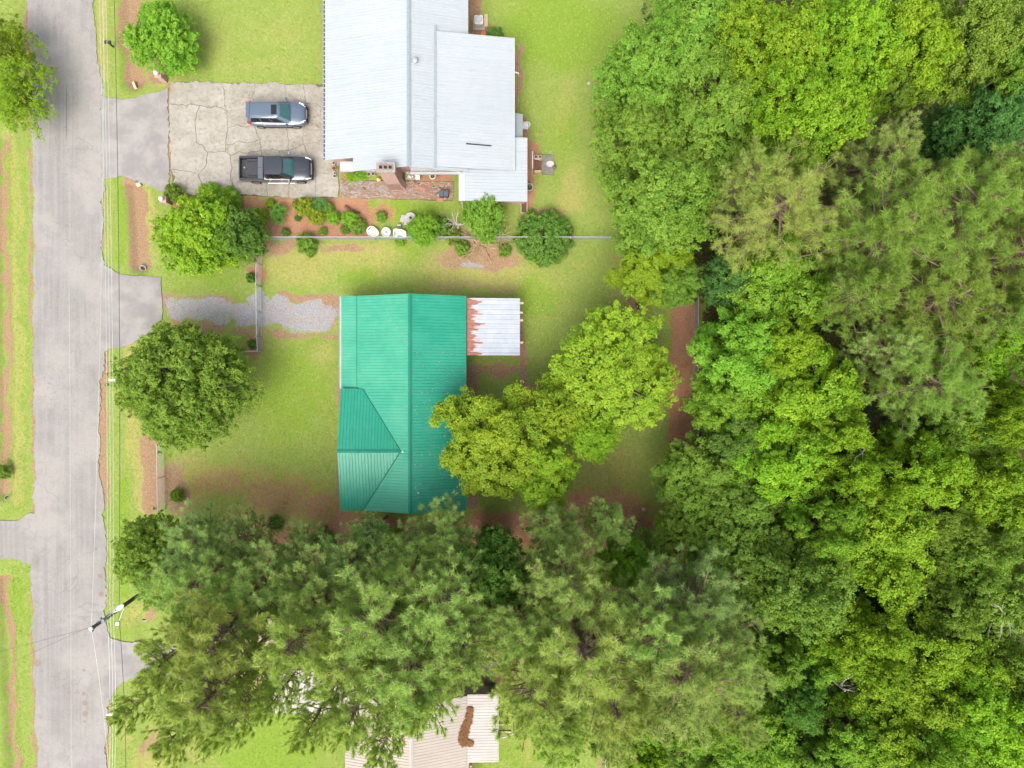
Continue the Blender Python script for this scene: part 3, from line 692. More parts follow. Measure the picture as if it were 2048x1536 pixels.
# ------------------------------------------------------------------ white-roofed house
house2 = thing('house', 'long brick house with a white ribbed metal roof and rear additions', 'house', (-7.5, 25, 0))
hr, hz = -7.75, 4.60; hw, hwz = -14.56, 2.70; he, hez = -3.38, 3.25; hs, hn = 17.45, 48.0; h2 = 16.42
wm = MB()
wm.box((-8.95, 32.3, 1.3), (10.3, 29.0, 2.6)); wm.box((-8.1, 17.75, 1.3), (8.0, 1.0, 2.6)); wm.prism([(-12.1, 17.25, 2.6), (-4.1, 17.25, 2.6), (-4.1, 17.25, 3.3), (hr, 17.25, hz - .2), (-12.1, 17.25, 3.1)], (0, .2, 0))
wm.box((-2.0, 21.8, 1.4), (3.6, 9.6, 2.8)); wm.box((-.1, 16.9, 1.25), (2.2, 4.4, 2.5))
part(house2, 'wall', wm, M_PINKBRICK)
dk = MB()
plate(dk, [(hw, hs, hwz), (hw, hn, hwz), (hr, hn, hz), (hr, hs, hz)], .03, .12)
plate(dk, [(he, h2, hez), (he, hn, hez), (hr, hn, hz), (hr, h2, hz)], .03, .10)
pw_ = (hz - hwz) / (hr - hw)
zx = hz - (hr + 12.25) * pw_
plate(dk, [(-12.25, h2, zx - .09), (-12.25, hs + .2, zx - .09), (hr, hs + .2, hz - .09), (hr, h2, hz - .09)], .0, .10)
roof2 = part(house2, 'roof', dk, M_WTRIM); roof2['label'] = 'white ribbed metal roof'
L1 = math.hypot(hr - hw, hz - hwz); slope(roof2, (hw, hn, hwz), (0, -1, 0), (hr - hw, 0, hz - hwz), hn - hs, lambda u: 0, lambda u: L1, M_WHITE)
L2 = math.hypot(hr - he, hz - hez); slope(roof2, (he, h2, hez), (0, 1, 0), (hr - he, 0, hz - hez), hn - h2, lambda u: 0, lambda u: L2, M_WHITE)
L3 = math.hypot(hr + 12.25, hz - zx); slope(roof2, (-12.25, hs + .15, zx - .08), (0, -1, 0), (hr + 12.25, 0, hz - zx), hs + .15 - h2, lambda u: 0, lambda u: L3 - .02, M_WHITE)
cap((hr, h2 - .02, hz), (hr, hn, hz), .17, rf=roof2, mat=M_BTRIM)
# rear addition with its raised low-slope roof
ex0, ez0, ex1, ez1, ey0, ey1 = -5.77, 4.12, .12, 3.02, 16.55, 26.8
dk = MB(); plate(dk, [(ex0, ey0, ez0), (ex1, ey0, ez1), (ex1, ey1, ez1), (ex0, ey1, ez0)], .03, .12)
ext = part(house2, 'addition_roof', dk, M_WTRIM)
Lx = math.hypot(ex1 - ex0, ez1 - ez0); slope(ext, (ex1, ey0, ez1), (0, 1, 0), (ex0 - ex1, 0, ez0 - ez1), ey1 - ey0, lambda u: 0, lambda u: Lx, M_WHITE)
mb = MB(); mb.box((ex0 - .04, (ey0 + ey1) / 2 + .15, ez0 - .02), (.16, ey1 - ey0 + .5, .12)); sub(ext, 'edge_flashing', mb, M_BTRIM)
mb = MB(); mb.box((ex1 + .05, (ey0 + ey1) / 2, ez1 - .06), (.09, ey1 - ey0, .11)); sub(ext, 'gutter', mb, M_WTRIM)
mb = MB(); mb.box((-2.55, 18.33, 3.60), (1.95, .07, .05), -.03, ry=math.atan2(ez0 - ez1, ex1 - ex0)); sub(ext, 'lifted_seam', mb, M_DARK)
# low roof over the back room
dx0, dx1, dy0, dy1 = -3.62, 1.20, 14.22, 19.2; dz0, dz1 = 3.0, 2.68
dk = MB(); plate(dk, [(dx0, dy0, dz0), (dx1, dy0, dz1), (dx1, dy1, dz1), (dx0, dy1, dz0)], .03, .10)
low = part(house2, 'back_room_roof', dk, M_WTRIM)
Ld = math.hypot(dx1 - dx0, dz1 - dz0); slope(low, (dx1, dy0, dz1), (0, 1, 0), (dx0 - dx1, 0, dz0 - dz1), dy1 - dy0, lambda u: 0, lambda u: Ld, M_WHITE)
mb = MB(); mb.box((dx0 - .26, (dy0 + 16.5) / 2, dz0 - .10), (.5, 16.5 - dy0, .10)); sub(low, 'porch_fascia', mb, M_WTRIM)
mb = MB(); mb.box((-5.85, 16.34, 2.92), (4.0, .14, .26)); mb.box((-5.85, 16.75, 2.82), (4.0, .7, .05)); sub(low, 'fascia', mb, M_WTRIM)
mb = MB(); mb.box((-5.6, 17.215, 1.40), (2.6, .05, 2.4)); part(house2, 'siding_panel', mb, M_WTRIM)
for x, z0_, z1_, xx in ((hr, hz, hez, he),):
    mb = MB(); mb.prism([(hr, 16.36, hz - .04), (he - .6, 16.36, hez + .12), (he - .6, 16.36, hez - .12), (hr, 16.36, hz - .28)], (0, .05, 0)); sub(roof2, 'rake_board', mb, M_WTRIM)
for y in (14.35, 15.75):
    mb = MB(); mb.box((-3.95, y, 1.4), (.12, .12, 2.8)); part(house2, 'porch_post', mb, M_WTRIM)
# left eave: gutter with its trough shade painted as a dark strip under a guard of short strips
mb = MB(); mb.box((hw - .07, (hs + hn) / 2, hwz - .10), (.14, hn - hs, .03)); mb.box((hw - .145, (hs + hn) / 2, hwz - .04), (.02, hn - hs, .13)); gut = part(house2, 'gutter', mb, M_WTRIM)
mb = MB(); mb.box((hw - .065, (hs + hn) / 2, hwz - .078), (.11, hn - hs - .1, .012)); sub(gut, 'trough_shade_strip', mb, simple('painted_gutter_shade', (.05, .05, .10), (.07, .06, .11), .8))
y = hs + .2
brk = MB(); brk.box((0, 0, 0), (.15, .06, .02)); bme = brk.mesh('gutter_hanger', M_WTRIM)
while y < 33:
    o = link(bpy.data.objects.new('gutter_hanger', bme), gut); o.location = (hw - .07, y, hwz + .02); y += .36
# awning over the back door
dk = MB(); plate(dk, [(.16, 19.3, 2.5), (.85, 19.3, 2.2), (.85, 21.2, 2.2), (.16, 21.2, 2.5)], .03, .03)
aw = part(house2, 'awning', dk, M_GREY); La = math.hypot(.69, .3)
for i in range(4):
    mb = MB(); f0, f1 = i / 4 + .015, (i + 1) / 4 - .015
    mb.prism([(.16 + .69 * f0, 19.3, 2.5 - .3 * f0 + .004 * (i % 2)), (.16 + .69 * f1, 19.3, 2.5 - .3 * f1 + .004 * (i % 2)), (.16 + .69 * f1, 21.2, 2.5 - .3 * f1), (.16 + .69 * f0, 21.2, 2.5 - .3 * f0)], (0, 0, .025)); sub(aw, 'awning_slat', mb, M_GREY)
# turbine vent
c0 = Vector((-7.28, 24.3, 4.40)); mb = MB(); mb.lathe([(.12, 0), (.12, .18), (.19, .24), (.22, .33), (.19, .43), (.08, .49)], 16, c0)
vt = part(house2, 'roof_vent', mb, simple('bright_galvanised', (.55, .57, .60), (.42, .45, .48), .3, .7), True)
for i in range(10):
    an = 2 * math.pi * i / 10; mb = MB(); mb.tube([c0 + Vector((.2 * math.cos(an), .2 * math.sin(an), .22)), c0 + Vector((.235 * math.cos(an + .15), .235 * math.sin(an + .15), .33)), c0 + Vector((.17 * math.cos(an + .3), .17 * math.sin(an + .3), .45))], .012, 4); sub(vt, 'vane', mb, M_GREY)
# brick chimney with three flues
M_CHIM = simple('grey_brick_cap', (.30, .27, .24), (.22, .19, .17), .9, scale=9, local=False)
cm = MB(); cx, cy = -9.42, 16.15
cm.box((cx, cy, 2.45), (1.15, .62, 4.9)); cm.box((cx, cy + .7, 1.3), (1.05, 1.2, 2.6)); cm.prism([(cx - .66, cy - .31, 0), (cx + .75, cy - .31, 0), (cx + .575, cy - .31, 1.7), (cx - .575, cy - .31, 1.7)], (0, .62, 0))
chim = part(house2, 'chimney', cm, M_PINKBRICK)
mb = MB(); mb.box((cx, cy, 4.98), (1.42, .78, .16)); sub(chim, 'chimney_cap', mb, M_CHIM)
for i in (-1, 0, 1):
    mb = MB()
    for dx, dy, sx_, sy_ in ((-.14, 0, .04, .34), (.14, 0, .04, .34), (0, .15, .24, .04), (0, -.15, .24, .04)): mb.box((cx + i * .36 + dx, cy + dy, 5.12), (sx_, sy_, .13))
    fl = sub(chim, 'flue', mb, M_CHIM)
    fl2 = MB(); fl2.box((cx + i * .36, cy, 5.065), (.26, .28, .01)); sub(chim, 'flue_opening', fl2, simple('dark_flue_red', (.07, .02, .012), (.03, .012, .01), .9))  # flat dark red plate closing each flue
window(house2, (-11.2, 17.22, 1.5), 1.0, 1.1, 'x', M_WTRIM, -1); window(house2, (-5.6, 17.16, 1.6), 1.2, 1.0, 'x', M_WTRIM, -1)
mb = MB(); mb.box((-7.5, 17.20, 1.03), (.9, .06, 2.06)); dr = part(house2, 'door', mb, M_WTRIM); hd = MB(); hd.box((-7.18, 17.15, 1.0), (.05, .05, .1)); sub(dr, 'handle', hd, M_DARK)
# small porch canopy, left of the chimney: white scalloped valance
mb = MB(); mb.box((-12.85, 17.0, 2.5), (1.15, .75, .06)); can = part(house2, 'door_canopy', mb, M_WTRIM)
for i in range(7):
    mb = MB(); mb.box((-13.33 + i * .155, 16.6, 2.44), (.10, .03, .14)); sub(can, 'valance_strip', mb, M_WTRIM)
mb = MB(); mb.tube([(.22, 24.2, 2.9), (.5, 24.15, 2.85), (.52, 24.15, 2.4)], .05, 6); part(house2, 'downspout', mb, M_WTRIM)

# ------------------------------------------------------------------ pale-roofed house among the pines
house3 = thing('house', 'house with a chalky pale metal roof half hidden under the pines', 'house', (-7.5, -30, 0))
rx, rz = -7.62, 4.30; vx, vz = -3.50, 2.72; wx3, wz3 = -13.0, 2.70; yn3, ys3 = -24.3, -46
wm = MB(); wm.box((-8.0, -35.3, 1.3), (9.2, 21.0, 2.6)); wm.box((-2.6, -26.9, 1.25), (2.4, 4.6, 2.5)); wm.box((-14.9, -23.9, 1.2), (7.8, 2.8, 2.4)); wm.prism([(-12.6, -24.8, 2.6), (-3.4, -24.8, 2.6), (rx, -24.8, rz - .15)], (0, -.2, 0))
part(house3, 'wall', wm, M_SIDING)
dk = MB(); plate(dk, [(vx, ys3, vz), (vx, yn3, vz), (rx, yn3, rz), (rx, ys3, rz)], .03, .1); plate(dk, [(wx3, ys3, wz3), (wx3, yn3, wz3), (rx, yn3, rz), (rx, ys3, rz)], .03, .1)
roof3 = part(house3, 'roof', dk, M_PALE2)
L1 = math.hypot(rx - vx, rz - vz); slope(roof3, (vx, ys3, vz), (0, 1, 0), (rx - vx, 0, rz - vz), yn3 - ys3, lambda u: 0, lambda u: L1, M_PALE, .914, .2286, .016)
L2 = math.hypot(rx - wx3, rz - wz3); slope(roof3, (wx3, yn3, wz3), (0, -1, 0), (rx - wx3, 0, rz - wz3), yn3 - ys3, lambda u: 0, lambda u: L2, M_PALE, .914, .2286)
cap((rx, ys3, rz), (rx, yn3 + .02, rz), .15, rf=roof3, mat=M_PALE2)
dk = MB(); plate(dk, [(vx + .02, -29.5, vz - .02), (-1.13, -29.5, 2.62), (-1.13, -24.2, 2.62), (vx + .02, -24.2, vz - .02)], .03, .08); adr = part(house3, 'addition_roof', dk, M_PALE2)
L3 = math.hypot(vx + .02 + 1.13, vz - .02 - 2.62); slope(adr, (-1.13, -29.5, 2.62), (0, 1, 0), (vx + .02 + 1.13, 0, vz - .02 - 2.62), 5.3, lambda u: 0, lambda u: L3, M_PALE2, .914, .2286, .018)
mb = MB(); mb.box((-1.08, -26.85, 2.55), (.05, 5.3, .14)); sub(adr, 'fascia', mb, M_WTRIM)
dk = MB(); plate(dk, [(-19.3, -25.7, 2.62), (-10.5, -25.7, 2.62), (-10.5, -22.1, 3.2), (-19.3, -22.1, 3.2)], .03, .09); wgr = part(house3, 'wing_roof', dk, M_PALE2)
L4 = math.hypot(3.6, .58); slope(wgr, (-19.3, -25.7, 2.62), (1, 0, 0), (0, 3.6, .58), 8.8, lambda u: 0, lambda u: L4, M_PALE2, .914, .2286)
mb = MB(); mb.tube([(-1.05, -27.7, 2.5), (-.5, -27.6, 2.45), (.12, -27.45, 2.3), (.14, -27.45, .0)], .055, 6); part(house3, 'downspout', mb, M_WTRIM)
mb = MB(); mb.tube([(-3.2, -29.85, .0), (-3.2, -29.85, 2.6)], .08, 8); part(house3, 'corner_post', mb, M_PINKBRICK)
for y in (-25.6, -27.8): window(house3, (-1.4, y, 1.5), .9, 1.0, 'y', M_WTRIM, 1)
# back deck of that house
deck = thing('deck', 'dark wooden deck beside the pale-roofed house', 'deck', (-2.4, -23.6, 0))
for i in range(9):
    mb = MB(); mb.box((-2.45, -24.0 + i * .155 + .2, .52), (2.9, .14, .035)); part(deck, 'plank', mb, M_DECK)
mb = MB()
for x in (-3.7, -2.45, -1.15):
    for y in (-23.75, -22.7): mb.box((x, y, .25), (.1, .1, .5))
part(deck, 'frame', mb, M_DECK)
# pine straw drifted in the roof valley of the pale-roofed house
M_STRAW = simple('brown_pine_straw', (.24, .12, .055), (.15, .075, .035), .95, scale=8, spec=.1, local=False)
rr = random.Random(3); vs = []; fs = []
cl = [(940, 1420, 8), (938, 1432, 9), (937, 1444, 8), (934, 1446, 10), (930, 1455, 11), (928, 1466, 12), (926, 1476, 11), (930, 1484, 12), (940, 1487, 8)]
arr = []
for px, py, r_ in cl:
    r_ *= .82
    for i in range(300):
        an = rr.random() * 6.283; q_ = math.sqrt(rr.random()) * r_; p = P(px + q_ * math.cos(an) * .95, py + q_ * math.sin(an) * .8, 2.75)
        zz = vz + max(0, (vx - p.x)) * (rz - vz) / (vx - rx) if p.x < vx else vz - (p.x - vx) * .03
        an = rr.random() * 6.283; l_ = rr.uniform(.06, .16); d = Vector((math.cos(an), math.sin(an), rr.uniform(-.3, .3))) * l_; s_ = Vector((-math.sin(an), math.cos(an), 0)) * .022
        z0_ = zz + .03 + rr.random() * .07; c_ = Vector((p.x, p.y, z0_)); arr.append((c_ - d - s_, c_ + d, c_ - d + s_))
V_ = np.array([tuple(v) for t_ in arr for v in t_]); F_ = np.arange(len(V_)).reshape(-1, 3)
so = link(bpy.data.objects.new('pine_straw', fast_mesh('pine_straw', V_, F_, M_STRAW))); so['kind'] = 'stuff'; tag(so, 'brown pine straw drifted along the valley of the pale metal roof', 'pine straw')

# =================================================================== VEHICLES
def paint(name, c, rough=.25):
    t = NT(name); f = t.noise(40, 2, .5, t.obj())
    return t.done(t.mix(f, c, tuple(x * .9 for x in c)), rough, .35, .5, .8)
M_SILVER = paint('silver_blue_paint', (.105, .14, .19)); M_BLACK = paint('charcoal_paint', (.030, .035, .045), .3)
M_CARGLASS = NT('car_glass').done((.025, .085, .085), .06, spec=.7)
M_DKGLASS = NT('dark_tinted_glass').done((.008, .010, .012), .06, spec=.6)
M_TYRE = simple('tyre_rubber', (.018, .018, .019), (.026, .026, .026), .85)
M_RIM = simple('alloy_rim', (.55, .56, .58), (.42, .43, .45), .3, .8)
M_PLAST = simple('black_plastic', (.02, .02, .022), (.03, .03, .032), .6)
M_CHROME = NT('chrome').done((.55, .55, .57), .2, 1.0)
M_RED = NT('tail_light_red').done((.42, .02, .02), .2, spec=.5)
M_LAMP = NT('head_light_glass').done((.62, .65, .68), .12, .2, .6)
M_BEDLINE = simple('bed_liner', (.035, .035, .04), (.05, .05, .055), .75)
M_TOOLBOX = simple('grey_toolbox', (.12, .14, .155), (.10, .12, .13), .4, .4)

def ring(x, w_, zb, zt, crown=.03, tuck=.97):
    h = [(w_ * .80, zb), (w_ * .965, zb + .10), (w_, zb + .28), (w_ * .995, zt - .24), (w_ * tuck, zt - .08), (w_ * (tuck - .13), zt - .005), (w_ * .35, zt + crown * .8)]
    pts = [Vector((x, 0, zb))] + [Vector((x, y, z)) for y, z in h] + [Vector((x, 0, zt + crown))] + [Vector((x, -y, z)) for y, z in h[::-1]]
    return pts
def wheel(root, x, y, r_, side):
    m_ = MB(); prof = [(r_ * .62, -.11), (r_ * .93, -.115), (r_, -.08), (r_, .08), (r_ * .93, .115), (r_ * .62, .11)]; n = 20
    def spin(prof, c):
        vs = []; fs = []; k = len(prof)
        for rr_, o in prof:
            for j in range(n):
                t_ = 2 * math.pi * j / n; vs.append((c[0] + rr_ * math.cos(t_), c[1] + o * side, c[2] + rr_ * math.sin(t_)))
        for i in range(k - 1):
            for j in range(n): fs.append((i * n + j, i * n + (j + 1) % n, (i + 1) * n + (j + 1) % n, (i + 1) * n + j))
        fs += [tuple(range(n)), tuple(range((k - 1) * n, k * n))]
        return vs, fs
    hub = MB(); hub.add(*spin([(.09, -.02), (.09, .04), (.05, .06)], (x, y, r_))); wo = hub.build('wheel', M_RIM, root)
    m_.add(*spin(prof, (x, y, r_))); m_.build('tyre', M_TYRE, wo, True)
    rm = MB(); rm.add(*spin([(r_ * .66, .06), (r_ * .66, .118), (r_ * .58, .112), (r_ * .56, .06)], (x, y, r_)))
    for i in range(6):
        t_ = math.pi * i / 3; d = Vector((math.cos(t_), 0, math.sin(t_))); c = Vector((x, y + side * .085, r_))
        rm.tube([c + d * .04, c + d * r_ * .62], [.05, .035], 4)
    rm.build('rim', M_RIM, wo)
def outline(x0, x1, w0, w1, z, ch=.12):
    """chamfered plan of the cabin at height z: rear x0, front x1, half widths w0 (rear), w1 (front)"""
    return [Vector(p) for p in ((x0, -w0 + ch, z), (x0 + ch, -w0, z), (x1 - ch * 1.6, -w1, z), (x1, -w1 + ch * 1.3, z), (x1 + .06, 0, z), (x1, w1 - ch * 1.3, z), (x1 - ch * 1.6, w1, z), (x0 + ch, w0, z), (x0, w0 - ch, z), (x0 - .03, 0, z))]

def cabin(root, bot, top, zr_, paint_m, side_split, roof_th=.05, front_glass=M_CARGLASS, rear=True, side_m=M_DKGLASS):
    """glasshouse: pillars frustum in paint, panes set slightly proud of it, roof skin on top"""
    mb = MB(); mb.loft([bot, top]); cb_ = mb.build('cabin', paint_m, root)
    def pane(name, idx, u0, u1, v0, v1, mat, lift=.008):
        b = [bot[i] for i in idx]; t_ = [top[i] for i in idx]
        def pt(u, v):
            k = len(idx) - 1; s_ = min(int(u * k), k - 1); f_ = u * k - s_
            return (b[s_].lerp(b[s_ + 1], f_)).lerp(t_[s_].lerp(t_[s_ + 1], f_), v)
        us = sorted(set([u0, u1] + [i / (len(idx) - 1) for i in range(1, len(idx) - 1) if u0 < i / (len(idx) - 1) < u1]))
        g = [[pt(u, v) for u in us] for v in (v0, v1)]
        nrm = (g[0][-1] - g[0][0]).cross(g[1][0] - g[0][0]).normalized()
        cen = sum((p for r__ in g for p in r__), Vector()) / (2 * len(us)); inner = Vector(((bot[0].x + bot[4].x) / 2, 0, cen.z))
        if nrm.dot(cen - inner) < 0: nrm = -nrm
        m_ = MB(); k = len(us); vs = [p + nrm * lift for r__ in g for p in r__] + [p - nrm * .01 for r__ in g for p in r__]
        fs = [(i, i + 1, k + i + 1, k + i) for i in range(k - 1)]
        m_.add(vs[:2 * k], fs); o = m_.build(name, mat, root); return o
    pane('windshield', [2 + 1, 4, 5], .03, .97, .06, .95, front_glass)
    if rear: pane('rear_window', [8, 9, 0], .05, .95, .25, .92, side_m)
    for idx in ([1, 2], [7, 6]):
        for u0, u1 in side_split: pane('side_window', idx, u0, u1, .14, .88, side_m)
    mb = MB(); c = sum(top, Vector()) / len(top)
    lip = [c + (p - c) * 1.015 + Vector((0, 0, .004)) for p in top]; mid = [c + (p - c) * .97 + Vector((0, 0, roof_th)) for p in top]; mid2 = [c + (p - c) * .70 + Vector((0, 0, roof_th + .025)) for p in top]
    mb.loft([lip, mid, mid2]); return mb.build('roof', paint_m, root, True)

# ------------------------------------------------------------------ sport utility vehicle
c = P(554, 227, .9); suv = thing('car', 'silver-blue sport utility car with sunroof parked on cracked concrete', 'car', (c.x, c.y, .055))
body = MB(); body.loft([ring(*s_) for s_ in ((-2.36, .60, .50, .92), (-2.30, .80, .40, 1.02), (-2.05, .91, .30, 1.09), (-1.5, .945, .26, 1.10), (-.6, .95, .25, 1.07), (.3, .95, .25, 1.05), (.95, .95, .25, 1.04), (1.35, .94, .26, 1.01), (1.8, .915, .28, .95), (2.1, .86, .30, .87), (2.28, .74, .34, .76), (2.36, .56, .42, .64))])
body.build('body', M_SILVER, suv, True)
rf = cabin(suv, outline(-2.24, 1.18, .80, .86, 1.04), outline(-1.98, .42, .62, .66, 1.62), 1.62, M_SILVER, ((.03, .30), (.33, .62), (.65, .93)))
mb = MB(); mb.rbox((.02, 0, 1.695), (.44, .78, .012), .05); mb.build('sunroof', M_DKGLASS, rf)
for s_ in (-1, 1):
    mb = MB(); mb.tube([(-1.85, s_ * .56, 1.67), (-1.7, s_ * .57, 1.72), (.15, s_ * .60, 1.72), (.32, s_ * .60, 1.66)], .022, 6); mb.build('roof_rail', M_CHROME, suv, True)
for y in (-.3, -.1, .1, .3):
    mb = MB(); mb.box((-.98, y, 1.694), (1.25, .025, .012)); mb.build('roof_groove', M_SILVER, rf)
mb = MB(); mb.prism([(-2.22, -.60, 1.60), (-1.93, -.62, 1.655), (-1.93, .62, 1.655), (-2.22, .60, 1.60)], (0, 0, .04)); mb.build('spoiler', M_SILVER, suv)
mb = MB(); mb.rbox((2.30, 0, .50), (.16, 1.3, .22), .07); mb.build('front_bumper', M_PLAST, suv); mb = MB(); mb.rbox((2.335, 0, .70), (.06, .72, .13), .03); mb.build('grille', M_CHROME, suv)
mb = MB(); mb.rbox((-2.33, 0, .48), (.14, 1.45, .24), .06); mb.build('rear_bumper', M_PLAST, suv)
for s_ in (-1, 1):
    mb = MB(); mb.prism([(1.83, s_ * .86, .80), (2.24, s_ * .60, .72), (2.29, s_ * .56, .82), (1.86, s_ * .80, .965)], (0, s_ * -.06, .02)); mb.tube([(1.80, s_ * .84, .95), (2.18, s_ * .69, .86)], .055, 6); mb.build('headlight', M_LAMP, suv)
    mb = MB(); mb.tube([(-2.00, s_ * .88, 1.05), (-2.22, s_ * .82, 1.0), (-2.31, s_ * .70, .92)], .085, 6); mb.build('tail_light', M_RED, suv)
    mb = MB(); mb.rbox((.82, s_ * 1.06, 1.10), (.14, .24, .17), .05); mb.tube([(.84, s_ * .86, 1.06), (.84, s_ * 1.0, 1.08)], .03, 5); mb.build('wing_mirror', M_SILVER, suv)
    for x in (.10, -.95): mb = MB(); mb.box((x, s_ * .965, .92), (.2, .03, .035)); mb.build('door_handle', M_CHROME, suv)
    mb = MB(); mb.box((-.05, s_ * .945, .33), (2.5, .05, .12)); mb.build('side_sill', M_PLAST, suv)
    for x in (-1.42, 1.42): wheel(suv, x, s_ * .84, .36, s_)
mb = MB(); mb.tube([(1.10, -.55, 1.13), (1.0, -.05, 1.2)], .012, 4); mb.tube([(1.12, .15, 1.14), (1.03, .6, 1.2)], .012, 4); mb.build('wiper', M_PLAST, suv)

# ------------------------------------------------------------------ pickup truck
c = P(552, 338, .9); tr = thing('pickup_truck', 'charcoal crew-cab pickup truck with a grey toolbox across its open bed', 'pickup truck', (c.x, c.y, .055))
body = MB(); body.loft([ring(*s_) for s_ in ((-.88, .97, .42, 1.12), (-.3, .98, .40, 1.13), (.6, .98, .40, 1.13), (1.25, .98, .40, 1.14), (1.6, .97, .40, 1.14), (2.2, .95, .40, 1.10), (2.6, .91, .42, 1.05), (2.78, .84, .46, .98), (2.86, .70, .50, .86))])
body.build('body', M_BLACK, tr, True)
rf = cabin(tr, outline(-.80, 1.55, .88, .90, 1.12), outline(-.66, .78, .72, .74, 1.80), 1.80, M_BLACK, ((.05, .44), (.48, .90)))
for y in (-.35, -.12, .12, .35):
    mb = MB(); mb.box((.0, y, 1.874), (1.1, .03, .012)); mb.build('roof_groove', M_BLACK, rf)
# open bed: floor, two sides, tailgate, bulkhead
fl = MB(); fl.box((-1.87, 0, .72), (1.95, 1.52, .06)); 
for i in range(9): fl.box((-1.87, -.64 + i * .16, .755), (1.9, .06, .02))
fl.build('bed_floor', M_BEDLINE, tr)
for s_ in (-1, 1):
    mb = MB(); mb.prism([(-2.86, s_ * .93, .48), (-.89, s_ * .97, .44), (-.89, s_ * .97, 1.10), (-2.86, s_ * .94, 1.12)], (0, -s_ * .14, 0)); mb.box((-1.87, s_ * .885, 1.135), (1.96, .17, .04)); sd_ = mb.build('bed_side', M_BLACK, tr)
    mb = MB(); mb.box((-1.87, s_ * .70, .86), (.85, .16, .24)); mb.build('wheel_well', M_BEDLINE, tr)
    mb = MB(); mb.tube([(-2.84, s_ * .88, .75), (-2.84, s_ * .88, 1.05)], .06, 6); mb.build('tail_light', M_RED, tr)
    mb = MB(); mb.tube([(2.42, s_ * .87, 1.03), (2.72, s_ * .78, .95), (2.80, s_ * .72, .84)], .07, 6); mb.build('headlight', M_LAMP, tr)
    mb = MB(); mb.rbox((1.18, s_ * 1.16, 1.24), (.16, .26, .26), .05); mb.tube([(1.2, s_ * .92, 1.16), (1.2, s_ * 1.08, 1.18)], .03, 5); mb.build('wing_mirror', M_CHROME, tr)
    for x in (.55, -.38): mb = MB(); mb.box((x, s_ * .99, 1.0), (.22, .035, .05)); mb.build('door_handle', M_CHROME, tr)
    mb = MB(); mb.tube([(-.75, s_ * 1.03, .42), (1.4, s_ * 1.03, .42)], .035, 8); mb.build('running_board', M_RIM, tr)
    for x in (-1.72, 1.92): wheel(tr, x, s_ * .87, .40, s_)
mb = MB(); mb.box((-2.85, 0, .80), (.09, 1.62, .62)); mb.build('tailgate', M_BLACK, tr)
mb = MB(); mb.rbox((-2.95, 0, .55), (.18, 1.8, .18), .05); mb.build('rear_bumper', M_CHROME, tr); mb = MB(); mb.rbox((2.84, 0, .58), (.16, 1.6, .24), .07); mb.build('front_bumper', M_PLAST, tr)
mb = MB(); mb.rbox((2.85, 0, .84), (.06, .95, .22), .03); mb.build('grille', M_CHROME, tr)
mb = MB(); mb.rbox((-1.12, 0, 1.18), (.42, 1.72, .16), .04); tb = mb.build('toolbox', M_TOOLBOX, tr); mb = MB(); mb.box((-1.12, 0, 1.262), (.40, .03, .012)); mb.build('lid_seam', M_PLAST, tb)
mb = MB(); mb.prism([(1.72, -.16, 1.165), (2.62, -.10, 1.09), (2.62, .10, 1.09), (1.72, .16, 1.165)], (0, 0, .03)); mb.build('hood_scoop', M_BLACK, tr)
mb = MB(); mb.tube([(-2.55, .12, .76), (-2.55, .12, .84)], .07, 8); mb.build('gooseneck_ball', M_CHROME, tr)

# =================================================================== UTILITY POLE, WIRES, MAILBOXES
M_POLE = simple('creosoted_pole', (.10, .11, .09), (.065, .07, .06), .85, scale=5)
M_WIRE = simple('bare_aluminium_wire', (.50, .52, .48), (.42, .44, .40), .5, .2)
M_CABLE = simple('black_cable', (.05, .06, .055), (.07, .08, .07), .7)
M_LAMPW = simple('white_lamp_shell', (.66, .68, .68), (.55, .57, .57), .4)
pb, pt_ = P(308, 1168, 0), P(183, 1257, 9.0)
pole = thing('utility_pole', 'leaning dark timber utility pole with a white street lamp over the road edge', 'utility pole', pb)
def on(f): return Vector((0, 0, 0)).lerp(pt_ - pb, f)
mb = MB(); mb.tube([on(0) - Vector((0, 0, .4)), on(.5), on(1)], [.17, .15, .12], 12); mb.build('pole', M_POLE, pole, True)
mb = MB(); mb.tube([on(1), on(1) + Vector((0, 0, .12))], .13, 10); mb.build('pole_cap', M_LAMPW, pole)
lampw = P(235, 1218, 6.6) - pb; jo = on(.80)
mb = MB(); mb.tube([jo, jo.lerp(lampw, .5) + Vector((0, 0, .25)), lampw], .035, 6); mb.build('lamp_arm', M_LAMPW, pole)
d = (lampw - jo); d.z = 0; d = d.normalized() if d.length > .05 else Vector((.8, .6, 0))
d = Vector((.82, .57, 0)); s_ = Vector((-d.y, d.x, 0)); rings = []
for u, r_ in ((-.75, .05), (-.4, .07), (-.1, .16), (.2, .21), (.42, .17), (.55, .05)):
    rings.append([lampw + d * u + s_ * (r_ * math.cos(t_)) + Vector((0, 0, r_ * .55 * math.sin(t_))) for t_ in [2 * math.pi * j / 12 for j in range(12)]])
mb = MB(); mb.loft(rings); mb.build('lamp_head', M_LAMPW, pole, True)
mb = MB(); x = on(.93); mb.box(x, (.10, 1.2, .10), R(-35)); mb.build('crossarm', M_POLE, pole)
for k in (-.5, .5):
    mb = MB(); p = x + Matrix.Rotation(R(-35), 3, 'Z') @ Vector((0, k, .05)); mb.lathe([(.03, 0), (.06, .05), (.03, .09), (.05, .13), (.02, .17)], 8, p); mb.build('insulator', M_LAMPW, pole)
mb = MB(); mb.tube([on(.86) + Vector((.2, .12, -.3)), on(.86) + Vector((.2, .12, .3))], .14, 10); mb.build('transformer', M_GREY, pole)
